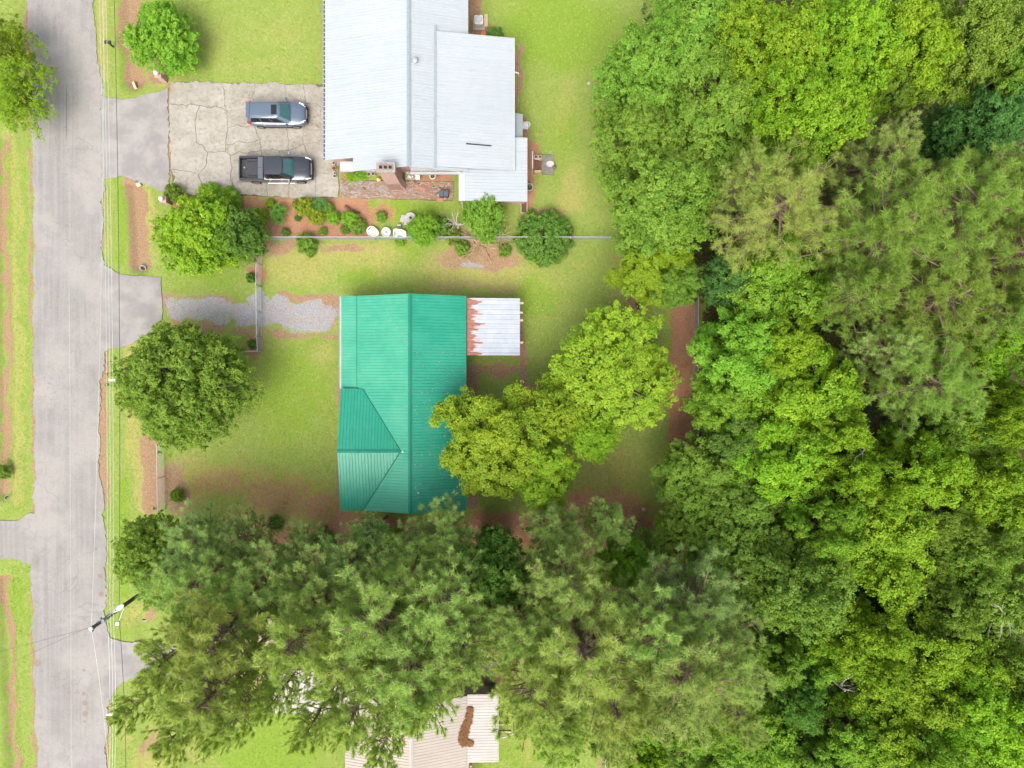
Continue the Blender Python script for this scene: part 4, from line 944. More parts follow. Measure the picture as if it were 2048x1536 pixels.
mb = MB(); mb.tube([on(.5), P(236, 1247, 4.5) - pb], .02, 5); mb.box(P(236, 1247, 4.5) - pb, (.28, .22, .22)); mb.build('cable_box', M_LAMPW, pole)
# poles of the same line stand beyond both ends of the view
ends = []
for (px, py), lb in (((176, -170), 'dark timber utility pole north of the concrete driveway beside the road'), ((196, 1720), 'dark timber utility pole beyond the pale-roofed house beside the road')):
    top = P(px, py, 9.0); b = thing('utility_pole', lb, 'utility pole', (top.x + 1.2, top.y, 0), 0, None)
    mb = MB(); mb.tube([(0, 0, -.4), (-.1, 0, 9)], [.17, .12], 10); mb.build('pole', M_POLE, b); mb = MB(); mb.box((.3, 0, 8.4), (2.9, .1, .1)); mb.build('crossarm', M_POLE, b)
    mb = MB(); mb.box((.65, 0, 6.0), (1.5, .08, .08)); mb.build('cable_arm', M_POLE, b)
def wire(label, pts, r_, mat, nm='power_line', sag=.45):
    out = []
    for a_, b_ in zip(pts[:-1], pts[1:]):
        for i in range(14): f_ = i / 14; q_ = a_.lerp(b_, f_); q_.z -= sag * 4 * f_ * (1 - f_); out.append(q_)
    out.append(pts[-1]); mb = MB(); mb.tube(out, r_, 5); o = mb.build(nm, mat); tag(o, label, 'wire', 'overhead lines along the road')
nz, sz = P(176, -170, 9), P(196, 1720, 9)
wire('thin bare wire running from pole top to pole top over the asphalt', [Vector((nz.x + 1.1, nz.y, 9)), pt_ + Vector((0, 0, .02)), Vector((sz.x + 1.1, sz.y, 9))], .012, M_WIRE)
xarm = pb + on(.93)
for k, (x0, x1, xs_, lb) in enumerate(((193, 214, 212, 'pale bare wire over the grass verge, innermost of the three to the asphalt'), (199, 220, 217, 'pale bare wire over the grass verge, middle one of the three'), (206, 226, 222, 'pale bare wire over the grass verge, farthest of the three from the asphalt'))):
    n0 = P(x0, -170, 8.0); m0 = P(x1, 1215, 7.4); s0 = P(xs_, 1720, 8.0)
    wire(lb, [n0, m0, s0], .014, M_WIRE)
n0 = P(224, -170, 6.0); s0 = P(250, 1720, 6.0)
wire('thick dark communication cable strung low above the verge', [n0, P(238, 1235, 4.5), s0], .022, M_CABLE, 'cable')
for a_, b_, lb in (((70, 1282), .97, 'upper thin dark service wire crossing the asphalt to the leaning pole'), ((80, 1299), .86, 'lower thin dark service wire crossing the asphalt below the lamp')):
    o = P(*a_, 7.0); e_ = pb + on(b_); far_ = o + (o - e_) * 2.2; far_.z = 5.5; wire(lb, [far_, e_], .011, M_CABLE, 'service_wire', .3)
wire('thin pale service drop reaching the green roof from the pines', [P(520, 1290, 6.5), Vector((-4.6, -9.35, 3.7))], .014, M_WIRE, 'service_wire', .3)

def mailbox(label, px, py, bx_, by_, mat, length=.55, post_mat=None, arm=True):
    top = P(px, py, 1.2); b = P(bx_, by_, 0)
    m_ = thing('mailbox', label, 'mailbox', b)
    post = MB(); post.box((0, 0, .55), (.1, .1, 1.1)); post.build('post', post_mat or M_WOOD, m_)
    d = top - b
    am = MB(); am.tube([(0, 0, 1.05), (d.x, d.y, 1.05)], .05, 5); am.build('arm', post_mat or M_WOOD, m_)
    box = MB(); rings = []
    for u in (-length / 2, length / 2): rings.append([Vector((d.x + u, d.y + y, 1.1 + z)) for y, z in ((-.1, 0), (-.1, .14), (-.07, .21), (0, .24), (.07, .21), (.1, .14), (.1, 0))])
    box.loft(rings); bo_ = box.build('box', mat, m_)
    fd = MB(); fd.box((d.x - length / 2 - .01, d.y, 1.2), (.02, .18, .18)); fd.build('door', mat, bo_)
    fg = MB(); fg.box((d.x, d.y - .115, 1.26), (.14, .015, .06)); fg.build('flag', M_RED, bo_)
M_WBOX = simple('white_mailbox_paint', (.72, .72, .70), (.62, .62, .60), .4)
mailbox('white mailbox on an arm post beside the verge shaded by the round oak', 227, 760, 246, 757, M_WBOX, .62, M_PALEWOOD)
mailbox('black mailbox on a dark post near the bright green myrtle', 215, 84, 227, 94, M_PLAST, .5, M_PLAST)
mailbox('white mailbox on a dark post near the pale asphalt apron under the pines', 221, 1428, 240, 1419, M_WBOX, .55, M_WOOD)
# marker post in the grass, thin
mb = MB(); mb.tube([(0, 0, -.1), (-.3, .02, 1.3)], .03, 6); o = mb.build('marker_post', M_GREY); o.location = P(242, 724); tag(o, 'thin grey marker post leaning over the verge', 'post')

# =================================================================== FENCES
M_GALV = simple('galvanised_pipe', (.46, .48, .50), (.38, .40, .42), .45, .3)
M_MESH = simple('chain_link_wire', (.36, .38, .39), (.30, .32, .33), .5, .3)
def chain_fence(label, pts, h=1.2, step=3.0, name='chain_link_fence', cell=.11):
    b = pts[0]; f = thing(name, label, 'fence', b)
    wires = []
    for a_, c_ in zip(pts[:-1], pts[1:]):
        d = c_ - a_; L = d.length; n = max(1, round(L / step)); u = d / L
        for i in range(n + 1):
            if i == 0 and a_ is not pts[0]: continue
            mb = MB(); p = a_ + d * (i / n) - b; mb.tube([p - Vector((0, 0, .2)), p + Vector((0, 0, h + .06))], .032, 6); mb.build('post', M_GALV, f)
        mb = MB(); mb.tube([a_ - b + Vector((0, 0, h)), c_ - b + Vector((0, 0, h))], .027, 6); mb.build('top_rail', M_GALV, f)
        mb = MB(); mb.tube([a_ - b + Vector((0, 0, .06)), c_ - b + Vector((0, 0, .06))], .008, 4); mb.build('tension_wire', M_GALV, f)
        w_ = .006; x = -h
        while x < L:
            for sgn in (1, -1):
                s0, s1 = max(0, x), min(L, x + h)
                if s1 - s0 < .02: continue
                z0_, z1_ = s0 - x, s1 - x
                if sgn < 0: z0_, z1_ = h - z0_, h - z1_
                wires.append((a_ - b + u * s0 + Vector((0, 0, z0_ + .02)), a_ - b + u * s1 + Vector((0, 0, min(z1_ + .02, h)))))
            x += cell
    V_ = []; F_ = []
    for p, q_ in wires:
        k = len(V_); dd = (q_ - p).normalized(); side = dd.cross(Vector((0, 0, 1))).normalized() * .004; upv = side.cross(dd).normalized() * .005
        V_ += [p - side, p + side + upv, q_ + side, q_ - side + upv]; F_ += [(k, k + 1, k + 2, k + 3)]
    mo = link(bpy.data.objects.new('wire_mesh', fast_mesh('wire_mesh', np.array([tuple(v) for v in V_]), np.array(F_), M_MESH)), f); mo['kind'] = 'stuff'
    return f
def F0(px, py, h=1.2): p = P(px, py, h); p.z = 0; return p
chain_fence('long chain-link fence dividing the mulched garden from the green-roofed yard', [F0(515, 474), F0(822, 474), F0(1222, 474)], 1.25)
chain_fence('short chain-link fence running from the mulched garden to the driveway gate', [F0(513, 482), F0(512, 568)], 1.25, 1.8)
g = F0(512, 571); g2 = F0(513, 672); gate = thing('driveway_gate', 'double chain-link gate closed across the gravel drive', 'gate', g)
for i, (a_, c_) in enumerate(((g, g.lerp(g2, .495)), (g.lerp(g2, .505), g2))):
    mb = MB(); A_, C_ = a_ - g, c_ - g; z0_, z1_ = Vector((0, 0, .1)), Vector((0, 0, 1.22))
    mb.tube([A_ + z0_, C_ + z0_, C_ + z1_, A_ + z1_, A_ + z0_], .026, 6); mb.tube([A_ + z0_, C_ + z1_], .014, 5); lf = mb.build('gate_leaf', M_GALV, gate)
    V_ = []; F_ = []; d = C_ - A_; L = d.length; u = d / L; x = -1.1
    while x < L:
        for sgn in (1, -1):
            s0, s1 = max(0, x), min(L, x + 1.1)
            if s1 - s0 > .02:
                a0, a1 = s0 - x, s1 - x
                if sgn < 0: a0, a1 = 1.1 - a0, 1.1 - a1
                k = len(V_); p, q_ = A_ + u * s0 + Vector((0, 0, a0 + .1)), A_ + u * s1 + Vector((0, 0, a1 + .1)); V_ += [p - Vector((.004, 0, 0)), p + Vector((.004, 0, .004)), q_ + Vector((.004, 0, 0)), q_ - Vector((.004, 0, .004))]; F_.append((k, k + 1, k + 2, k + 3))
        x += .11
    mo = link(bpy.data.objects.new('wire_mesh', fast_mesh('wire_mesh', np.array([tuple(v) for v in V_]), np.array(F_), M_MESH)), lf); mo['kind'] = 'stuff'
for p in (g, g2):
    mb = MB(); q_ = p - g; mb.tube([q_ + Vector((0, .06 if p is g else -.06, -.2)), q_ + Vector((0, .06 if p is g else -.06, 1.35))], .045, 8); mb.build('gate_post', M_GALV, gate)
chain_fence('chain-link fence corner south of the driveway gate running under the round oak', [F0(514, 676), F0(515, 702), F0(330, 705)], 1.25, 2.2)
chain_fence('chain-link fence piece beside bare soil west of the lawn', [F0(313, 890), F0(315, 1024)], 1.2, 2.4)
chain_fence('vine-edged chain-link fence along the edge of the wood', [F0(1397, 585), F0(1397, 870)], 1.2, 2.6)
chain_fence('chain-link fence running past the pale-roofed house towards the scrub', [F0(1210, 1440), F0(1212, 1620)], 1.2, 2.6)

# =================================================================== YARD THINGS
M_POT = simple('white_glazed_pot', (.50, .49, .45), (.40, .38, .34), .5)
M_TERRA = simple('terracotta', (.42, .20, .11), (.34, .16, .09), .8)
M_SOIL = simple('potting_soil', (.06, .045, .03), (.10, .07, .045), .95)
M_STONE = simple('grey_cast_stone', (.38, .36, .34), (.30, .28, .26), .85, scale=6, bump=.2)
M_WPLAST = simple('white_resin', (.60, .60, .59), (.54, .54, .53), .35)
def pot(label, px, py, rpx, h, mat, plant=True, group=None, z=0.0):
    r_ = G(rpx, h); p = P(px, py, h); o = thing('flower_pot', label, 'pot', (p.x, p.y, z), 0, group)
    mb = MB(); mb.lathe([(r_ * .62, 0), (r_ * .78, h * .5), (r_ * .95, h * .9), (r_, h * .92), (r_, h), (r_ * .8, h), (r_ * .74, h * .86), (.01, h * .86)], 16); mb.build('pot', mat, o, True)
    mb = MB(); mb.lathe([(r_ * .74, h * .80), (r_ * .74, h * .88), (.02, h * .9)], 14); so_ = mb.build('soil', M_SOIL, o)
    if plant:
        mb = MB(); rr = random.Random(int(px * 7 + py))
        for i in range(14):
            an = rr.random() * 6.283; l_ = r_ * rr.uniform(.4, .9); b0 = Vector((0, 0, h * .88)); d = Vector((math.cos(an), math.sin(an), 0)); s_ = Vector((-d.y, d.x, 0)) * .03
            mb.add([b0, b0 + d * l_ * .6 + s_ + Vector((0, 0, .1)), b0 + d * l_ + Vector((0, 0, .08)), b0 + d * l_ * .6 - s_ + Vector((0, 0, .1))], [(0, 1, 2, 3)])
        mb.build('plant', simple('pot_leaf', (.10, .17, .03), (.06, .11, .02), .6), o)
pot('small white pot on the driveway corner, next to the eave post', 667, 326, 3.6, .3, M_POT)
pot('terracotta pot with pale rim on the concrete driveway corner', 668, 336, 4.6, .38, M_TERRA, False)
pot('white lidded pot between terracotta pot and brick walk', 669, 346, 3.0, .28, M_POT, False)
pot('grey-centred white pot nearest the brick walk on the concrete', 669, 352, 3.6, .3, M_POT)
pot('small white pot under the scalloped canopy, darker inside', 684, 329, 3.4, .3, M_POT, False)
pot('larger white pot under the scalloped canopy', 690, 329, 4.2, .34, M_POT)
pot('white pot at the foot of the pink brick wall beside yellow-green plants', 703, 338, 4.2, .34, M_POT)
pot('left of two white pots against the chimney breast', 737, 348, 4.6, .36, M_POT, False)
pot('right of two white pots against the chimney breast', 746, 347, 4.4, .36, M_POT, False)
pot('big white round planter standing alone on the bark strip', 865, 352, 6.2, .42, M_WPLAST)
pot('round grey stone planter against the white-roofed back room', 1059, 374, 8, .4, M_STONE)
# bin pair
mb = MB(); mb.rbox((0, 0, .31), (.36, .5, .62), .04); b1 = thing('storage_bins', 'pair of dark blue-grey lidded bins on the brick walk', 'bins', P(887, 387, .6) - Vector((0, 0, .6)))
for i, dx in enumerate((-.19, .19)):
    mb = MB(); mb.rbox((dx, 0, .29), (.34, .44, .58), .04); bo_ = mb.build('bin', simple('blue_grey_plastic', (.05, .07, .085), (.06, .085, .10), .5), b1); mb = MB(); mb.rbox((dx, 0, .60), (.37, .48, .05), .04); mb.build('lid', simple('blue_grey_lid', (.06, .085, .105), (.07, .10, .12), .45), bo_)
# stacked brick piles near the bins
M_LBRICK = simple('loose_brick', (.48, .25, .17), (.36, .17, .11), .9)
bme = MB().box((0, 0, 0), (.2, .095, .065)).mesh('brick', M_LBRICK); rr = random.Random(11)
for lb, px, py, n, wd in (('loose heap of red bricks below the dark bins', 887, 399, 14, .35), ('scattered red bricks at the worn end of the brick walk', 848, 380, 16, .55)):
    p = P(px, py); o = thing('brick_pile', lb, 'bricks', (p.x, p.y, .05))
    for i in range(n):
        b = link(bpy.data.objects.new('brick', bme), o); b.location = (rr.gauss(0, wd * .6), rr.gauss(0, wd * .35), .03 + .06 * (i % 3 == 2)); b.rotation_euler = (0, 0, rr.choice((0, 1.57, .4, 1.2)))
# garden chairs, white resin
def resin_chair(label, px, py, rz, wd=.55, h=.85):
    p = P(px, py, .45); o = thing('garden_chair', label, 'chair', (p.x, p.y, .0), rz)
    mb = MB(); mb.rbox((0, 0, .42), (wd, .5, .05), .08); mb.build('seat', M_WPLAST, o)
    mb = MB(); rings = []
    for z, y, w_ in ((.44, -.24, wd * .48), (.65, -.30, wd * .48), (h, -.38, wd * .34)): rings.append([Vector((-w_, y, z)), Vector((0, y - .05, z)), Vector((w_, y, z)), Vector((w_, y + .04, z)), Vector((0, y, z)), Vector((-w_, y + .04, z))])
    mb.loft(rings); mb.build('backrest', M_WPLAST, o)
    for s_ in (-1, 1):
        mb = MB(); mb.box((s_ * wd * .5, -.02, .63), (.07, .52, .035)); mb.box((s_ * wd * .5, .2, .53), (.05, .05, .2)); mb.build('armrest', M_WPLAST, o)
        for y in (-.2, .2): mb = MB(); mb.tube([(s_ * wd * .42, y, .42), (s_ * wd * .48, y * 1.2, 0)], .025, 5); mb.build('leg', M_WPLAST, o)
resin_chair('white resin armchair beside the brick wall and the cluttered table', 871, 355, R(190)) if False else None
resin_chair('white resin chair behind the bark strip wall', 833, 353, R(185), .5)
resin_chair('white resin chair against the grey awning at the back wall', 1050, 252, R(90), .5)
# cluttered square table by the wall
p = P(820, 351, .7); o = thing('garden_table', 'square table covered with pans and shells beside the white resin chair', 'table', (p.x, p.y, 0))
mb = MB(); mb.box((0, 0, .70), (.72, .72, .05)); mb.build('table_top', simple('grimy_beige', (.33, .28, .20), (.24, .20, .14), .7), o)
for x in (-.3, .3):
    for y in (-.3, .3): mb = MB(); mb.box((x, y, .34), (.06, .06, .68)); mb.build('leg', M_WOOD, o)
for i, (x, y, r_) in enumerate(((-.18, .14, .15), (.15, .18, .14), (-.05, -.16, .17), (.2, -.14, .1))):
    mb = MB(); mb.lathe([(r_ * .6, .725), (r_, .79), (r_ * .9, .79), (r_ * .5, .74)], 12, (x, y, 0)); d_ = mb.build('dish', M_POT); d_.location = o.location; tag(d_, ('wide pale dish on the left back of the cluttered table', 'pale dish on the right back of the cluttered table', 'largest pale dish at the front of the cluttered table', 'smallest pale dish on the cluttered table')[i], 'dish')
# yellow ornament on the walk
p = P(757, 358, .2); mb = MB(); mb.lathe([(.02, 0), (.22, .06), (.14, .22), (.05, .34), (.01, .42)], 7, (0, 0, 0)); o = mb.build('garden_ornament', simple('faded_yellow', (.55, .47, .20), (.48, .36, .16), .6)); o.location = (p.x, p.y, .03); tag(o, 'small faded yellow ornament leaning at the edge of brick walk', 'ornament')
# basins along the fence: teardrop basin, ring planter, bathtub
def basin(label, px, py, outl, h, hole, name, cat, mat=M_WPLAST, rz=0):
    p = P(px, py, h); o = thing(name, label, cat, (p.x, p.y, 0), rz); cx = sum(q_[0] for q_ in outl) / len(outl); cy = sum(q_[1] for q_ in outl) / len(outl)
    def rg(k, z): return [Vector((cx + (x - cx) * k, cy + (y - cy) * k, z)) for x, y in outl]
    mb = MB(); mb.loft([rg(.72, 0), rg(.9, h * .6), rg(1.0, h - .05), rg(1.0, h), rg(.86, h), rg(.7, h * .75), rg(.3, h * .7)]); mb.build('shell', mat, o, True)
    return o
drop = [(.42 * math.cos(a_) if math.cos(a_) < .3 else .42 * math.cos(a_) + .32 * (math.cos(a_) - .3), .40 * math.sin(a_)) for a_ in [2 * math.pi * i / 18 for i in range(18)]]
o = basin('white teardrop-shaped basin beside the chain-link fence', 743, 462, drop, .4, None, 'basin', 'basin', rz=R(-25)); mb = MB(); mb.box((-.24, .12, .36), (.06, .26, .03), R(-20)); mb.build('slot', M_PLAST, o)
circ = [(.38 * math.cos(a_), .38 * math.sin(a_)) for a_ in [2 * math.pi * i / 20 for i in range(20)]]
o = basin('white round planter with a grey centre beside the chain-link fence', 772, 464, circ, .45, None, 'planter', 'planter'); mb = MB(); mb.lathe([(.1, .30), (.12, .40), (.03, .42)], 10); mb.build('centre', M_STONE, o)
tub = [(-.5, -.28), (-.45, -.38), (.25, -.40), (.5, -.42), (.56, -.2), (.52, .12), (.2, .30), (-.3, .36), (-.46, .32), (-.52, .2)]
o = basin('white bathtub standing in the grass against the fence', 799, 466, tub, .55, None, 'bathtub', 'bathtub'); mb = MB(); mb.box((-.38, 0, .47), (.03, .22, .03)); mb.build('overflow', M_PLAST, o); 
mb = MB(); mb.box((0, 0, .15), (.3, .12, .3)); o = mb.build('stone_block', M_STONE); o.location = P(799, 452); tag(o, 'small grey stone block in the grass above the bathtub', 'block')
# stone fountain: round bowl on slabs
p = P(821, 436, .5); o = thing('stone_fountain', 'round grey stone fountain bowl beside the shrub', 'fountain', (p.x, p.y, 0))
mb = MB(); mb.lathe([(.30, 0), (.26, .1), (.14, .2), (.14, .42), (.40, .50), (.45, .56), (.40, .57), (.12, .50)], 20); mb.build('bowl', M_STONE, o, True); mb = MB(); mb.lathe([(.05, .48), (.09, .55), (.05, .66), (.08, .72), (.02, .78)], 10); mb.build('finial', simple('dark_bronze', (.05, .08, .06), (.04, .06, .05), .5), o)
mb = MB(); mb.prism([(-.25, -.25, 0), (.25, -.3, 0), (.3, .28, 0), (-.1, .34, 0)], (0, 0, .1)); o = mb.build('stone_slab', M_STONE); o.location = P(806, 438); tag(o, 'flat grey stone slab lying beside the fountain', 'slab')
mb = MB(); mb.prism([(-.3, -.12, 0), (.28, -.1, 0), (.2, .12, 0), (-.26, .12, 0)], (0, 0, .08)); o = mb.build('stone_slab', M_STONE); o.location = P(815, 447); tag(o, 'small pale stone slab at the foot of the fountain', 'slab')
# brick gate pillars with white globes
for px, py, lb in ((312, 145, 'brick pillar with a white globe lamp below the bright myrtle'), (322, 397, 'brick pillar with a white globe lamp beside the green hedge')):
    p = P(px, py, 1.45); o = thing('lamp_pillar', lb, 'lamp pillar', (p.x, p.y, 0))
    mb = MB(); mb.box((0, 0, .55), (.42, .42, 1.1)); mb.build('pillar', M_PINKBRICK, o); mb = MB(); mb.box((0, 0, 1.13), (.52, .52, .07)); mb.build('cap', M_PINKBRICK, o)
    mb = MB(); mb.tube([(0, 0, 1.16), (0, 0, 1.28)], .06, 8); mb.build('fitting', M_PLAST, o); mb = MB(); mb.lathe([(.05, 1.26), (.15, 1.31), (.20, 1.40), (.21, 1.46), (.17, 1.57), (.09, 1.63), (.02, 1.645)], 16); mb.build('globe', M_WPLAST, o, True)
# air conditioner
p = P(957, 38, .8); o = thing('air_conditioner', 'white air conditioning unit beside the white-roofed house', 'air conditioner', (p.x, p.y, 0)); mb = MB(); mb.rbox((0, 0, .42), (.70, .74, .72), .1); mb.build('casing', simple('ac_enamel', (.60, .59, .56), (.52, .51, .48), .5), o)
mb = MB(); mb.lathe([(.28, .775), (.30, .80), (.27, .80), (.27, .785)], 20); mb.build('fan_guard', M_GREY, o); mb = MB(); mb.lathe([(.26, .770), (.26, .788), (.02, .79)], 20); mb.build('fan_opening', simple('grey_fan', (.30, .32, .34), (.40, .42, .44), .5), o)
for i in range(6): mb = MB(); mb.box((.13 * math.cos(i * 1.047), .13 * math.sin(i * 1.047), .80), (.26, .012, .01), i * 1.047); mb.build('guard_bar', M_WPLAST, o)
mb = MB(); mb.box((0, -.02, .03), (.95, .95, .06)); mb.build('pad', M_STONE, o)
mb = MB(); mb.box((0, 0, .06), (.3, 1.0, .12)); o = mb.build('timber', M_PALEWOOD); o.location = P(972, 42); tag(o, 'pale timber plank lying beside the air conditioning unit', 'timber')
mb = MB(); mb.lathe([(.14, 0), (.2, .3), (.23, .3), (.23, .36), (.19, .36), (.16, .3)], 14); o = mb.build('flower_pot', simple('orange_clay', (.55, .20, .09), (.46, .16, .08), .8)); o.location = P(967, 68, .3) - Vector((0, 0, .3)); tag(o, 'empty orange clay pot in the corner by the addition', 'pot')
# back steps with landing and planters
p = P(1085, 330); o = thing('back_steps', 'brick back steps leading to a grey concrete pad with white railing', 'steps', (p.x, p.y, 0))
mb = MB(); mb.box((.45, 0, .06), (.98, 1.55, .12)); mb.build('landing', simple('lichened_concrete', (.20, .185, .165), (.13, .12, .105), .9, scale=5), o)
for i in range(2): mb = MB(); mb.box((-.25 - .28 * i, -.12, .12 + .1 * i), (.28, .75, .24 + .2 * i)); mb.build('step', simple('dark_red_tread', (.14, .065, .035), (.10, .05, .03), .85), o)
for y in (.55,):
    for x in (-.55, -.2): mb = MB(); mb.box((x, y, .18), (.30, .30, .36)); bl = mb.build('planter_block', M_STONE, o); mb = MB(); mb.box((x, y, .362), (.2, .2, .012)); mb.build('soil', M_SOIL, bl)
for y in (.38, -.62): mb = MB(); mb.box((-.4, y, .2), (.5, .16, .4)); mb.build('cheek', M_PALEWOOD, o)
for y in (.55, -.75):
    mb = MB(); mb.box((-.86, y, .85), (.07, .07, 1.7)); mb.build('railing_post', M_WTRIM, o)
mb = MB(); mb.box((-.86, -.1, 1.68), (.08, 1.36, .06)); mb.build('railing', M_WTRIM, o)
mb = MB(); mb.lathe([(.10, .12), (.34, .14), (.30, .20), (.26, .16), (.02, .15)], 18, (.62, .05, 0), 1, .75); mb.build('fish_ornament', M_POT, o)
mb = MB(); mb.lathe([(.16, 0), (.2, .14), (.12, .2), (.03, .22)], 8); o = mb.build('stone', simple('rusty_stone', (.16, .11, .08), (.10, .08, .06), .9)); o.location = P(1108, 335); tag(o, 'small rust-brown stone beside the grey concrete pad', 'stone')
p = P(1048, 416); o = thing('planter_box', 'narrow wooden planter box full of dark soil beside the back room', 'planter', (p.x, p.y, 0))
for dx, dy, sx_, sy_ in ((-.24, 0, .06, .95), (.24, 0, .06, .95), (0, .46, .42, .06), (0, -.46, .42, .06)): mb = MB(); mb.box((dx, dy, .14), (sx_, sy_, .28)); mb.build('side_board', M_PALEWOOD, o)
mb = MB(); mb.box((0, 0, .1), (.42, .86, .2)); mb.build('soil', M_SOIL, o)
# lawn bits
mb = MB(); mb.tube([(-.22, 0, .02), (.22, .05, .1)], .045, 6); o = mb.build('white_pipe', M_WPLAST); o.location = P(1211, 247); tag(o, 'short white pipe lying at the lawn edge near the wood', 'pipe')
mb = MB(); mb.lathe([(.16, 0), (.14, .07), (.05, .1)], 9); o = mb.build('stone', M_STONE); o.location = P(1178, 167); tag(o, 'single grey stone lying out on the open lawn', 'stone')
mb = MB(); mb.tube([(0, 0, 0), (0, 0, .35)], .02, 5); mb.tube([(-.15, 0, .36), (.25, -.1, .36)], .025, 5); o = mb.build('sprinkler', simple('green_hose', (.16, .30, .26), (.12, .24, .2), .5)); o.location = P(640, 22); tag(o, 'small pale green sprinkler at the lawn edge by the white eave', 'sprinkler')
mb = MB(); mb.lathe([(.28, 0), (.30, .22), (.1, .3)], 9); o = mb.build('stump', simple('charred_wood', (.05, .035, .03), (.09, .06, .045), .95)); o.location = P(1278, 612); tag(o, 'charred dark stump in bare soil near the wood edge', 'stump')
mb = MB(); mb.lathe([(.2, 0), (.24, .18), (.1, .3)], 8); o = mb.build('stone', simple('pinkish_stone', (.42, .28, .2), (.34, .22, .16), .9)); o.location = P(1288, 1018); tag(o, 'pinkish stone on the pine straw in the back yard', 'stone')
# culvert mouths in the ditches
for px, py, lb in ((282, 533, 'dark culvert mouth in the ditch above the green house drive'), (10, 998, 'dark culvert mouth in the ditch across the road'), (286, 1240, 'dark culvert mouth in the ditch near the leaning pole')):
    p = P(px, py); o = thing('culvert', lb, 'culvert', (p.x, p.y, -.62)); o.rotation_euler = (R(-55 if py < 900 and px > 100 else 55), 0, 0)
    mb = MB(); n = 14; prof = [(.26, .35), (.26, -.35), (.20, -.35), (.20, .35)]; vs = []; fs = []
    for r_, y in prof:
        for j in range(n): a_ = 2 * math.pi * j / n; vs.append((r_ * math.cos(a_), y, .12 + r_ * math.sin(a_)))
    for i in range(4):
        for j in range(n): fs.append((i * n + j, i * n + (j + 1) % n, ((i + 1) % 4) * n + (j + 1) % n, ((i + 1) % 4) * n + j))
    mb.add(vs, fs); mb.build('pipe', M_STONE, o); mb = MB(); mb.tube([(0, .3, .12), (0, .25, .12)], .2, 12); mb.tube([(0, -.3, .12), (0, -.25, .12)], .2, 12); mb.build('pipe_mouth', M_DARK, o)
mb = MB(); mb.box((0, 0, .08), (.22, .62, .16), R(20), .8); o = mb.build('stone', simple('cream_stone', (.58, .50, .36), (.48, .40, .28), .9)); o.location = P(266, 168) + Vector((0, 0, -.3)); tag(o, 'long cream stone lying in the ditch below the bright myrtle', 'stone')
mb = MB(); mb.box((0, 0, .08), (.4, .3, .16), R(20), .8); o = mb.build('stone', simple('cream_stone', (.58, .50, .36))); o.location = P(275, 368) + Vector((0, 0, -.25)); tag(o, 'pale stone in the ditch beside the asphalt apron', 'stone')
# fallen log and stick in the garden
M_BARK = simple('grey_bark', (.20, .16, .12), (.13, .10, .08), .95, scale=8, bump=.4)
mb = MB(); mb.tube([(-.5, .3, .12), (-.1, 0, .13), (.3, -.15, .12), (.7, -.22, .1)], [.12, .13, .1, .06], 8); o = mb.build('driftwood_log', simple('dark_driftwood', (.11, .055, .035), (.16, .085, .055), .95)); o.location = P(703, 420); tag(o, 'dark twisted driftwood log at the end of the mulch bed', 'log')
# hidden concrete pad under the yard trees
sheet('concrete_pad', [P(*q_).to_2d() for q_ in ((1070, 782), (1170, 786), (1200, 900), (1160, 910), (1076, 838))], .04, M_STONE, .02, .4, 21)
# wheeled bin with hose reel on the deck
p = P(985, 1378, 1.2); o = thing('wheeled_bin', 'dark green wheeled bin with a black round lid on the deck', 'bin', (p.x, p.y, .53)); mb = MB(); mb.rbox((0, 0, .42), (.5, .5, .84), .08); mb.build('bin', simple('dark_green_plastic', (.03, .085, .06), (.04, .10, .07), .5), o); mb = MB(); mb.lathe([(.25, .84), (.26, .9), (.2, .92), (.14, .9), (.02, .9)], 16); mb.build('lid', M_PLAST, o)
mb = MB(); mb.rbox((-.1, -.5, .2), (.35, .4, .4), .05); mb.build('side_box', simple('teal_plastic', (.05, .16, .11), (.06, .18, .13), .5), o)
# timber steps by the addition of the pale-roofed house
for i, (py, lb) in enumerate(((1448, 'upper timber edging board beside the pale-roofed addition'), (1463, 'lower timber edging board beside the pale-roofed addition'))):
    mb = MB(); mb.box((0, 0, .05), (1.15, .12, .1)); o = mb.build('edging_board', M_PALEWOOD); o.location = P(1008, py); tag(o, lb, 'timber')

# =================================================================== VEGETATION
def leaf_mat(name, a_, b_, tr=.40, var=.12, rough=.55):
    t = NT(name); tn = t.attr('tint'); oi = t.n('ShaderNodeObjectInfo').outputs['Random']
    c = t.mix(tn, a_, b_)
    hs = t.n('ShaderNodeHueSaturation'); t.link(c, hs.inputs['Color'])
    t.link(t.rng(oi, 0, 1, .5 - var * .03, .5 + var * .16, False), hs.inputs['Hue']); t.link(t.rng(oi, 0, 1, 1 - var, 1 + var, False), hs.inputs['Value'])
    c = hs.outputs[0]; t.done(c, rough, spec=.25)
    tl = t.n('ShaderNodeBsdfTranslucent'); t.link(t.mix(1.0, c, (1.0, 1.0, .55), 'MULTIPLY'), tl.inputs[0])
    ms = t.n('ShaderNodeMixShader'); ms.inputs[0].default_value = tr
    t.link(t.b.outputs[0], ms.inputs[1]); t.link(tl.outputs[0], ms.inputs[2]); t.link(ms.outputs[0], t.out.inputs[0])
    return t.m
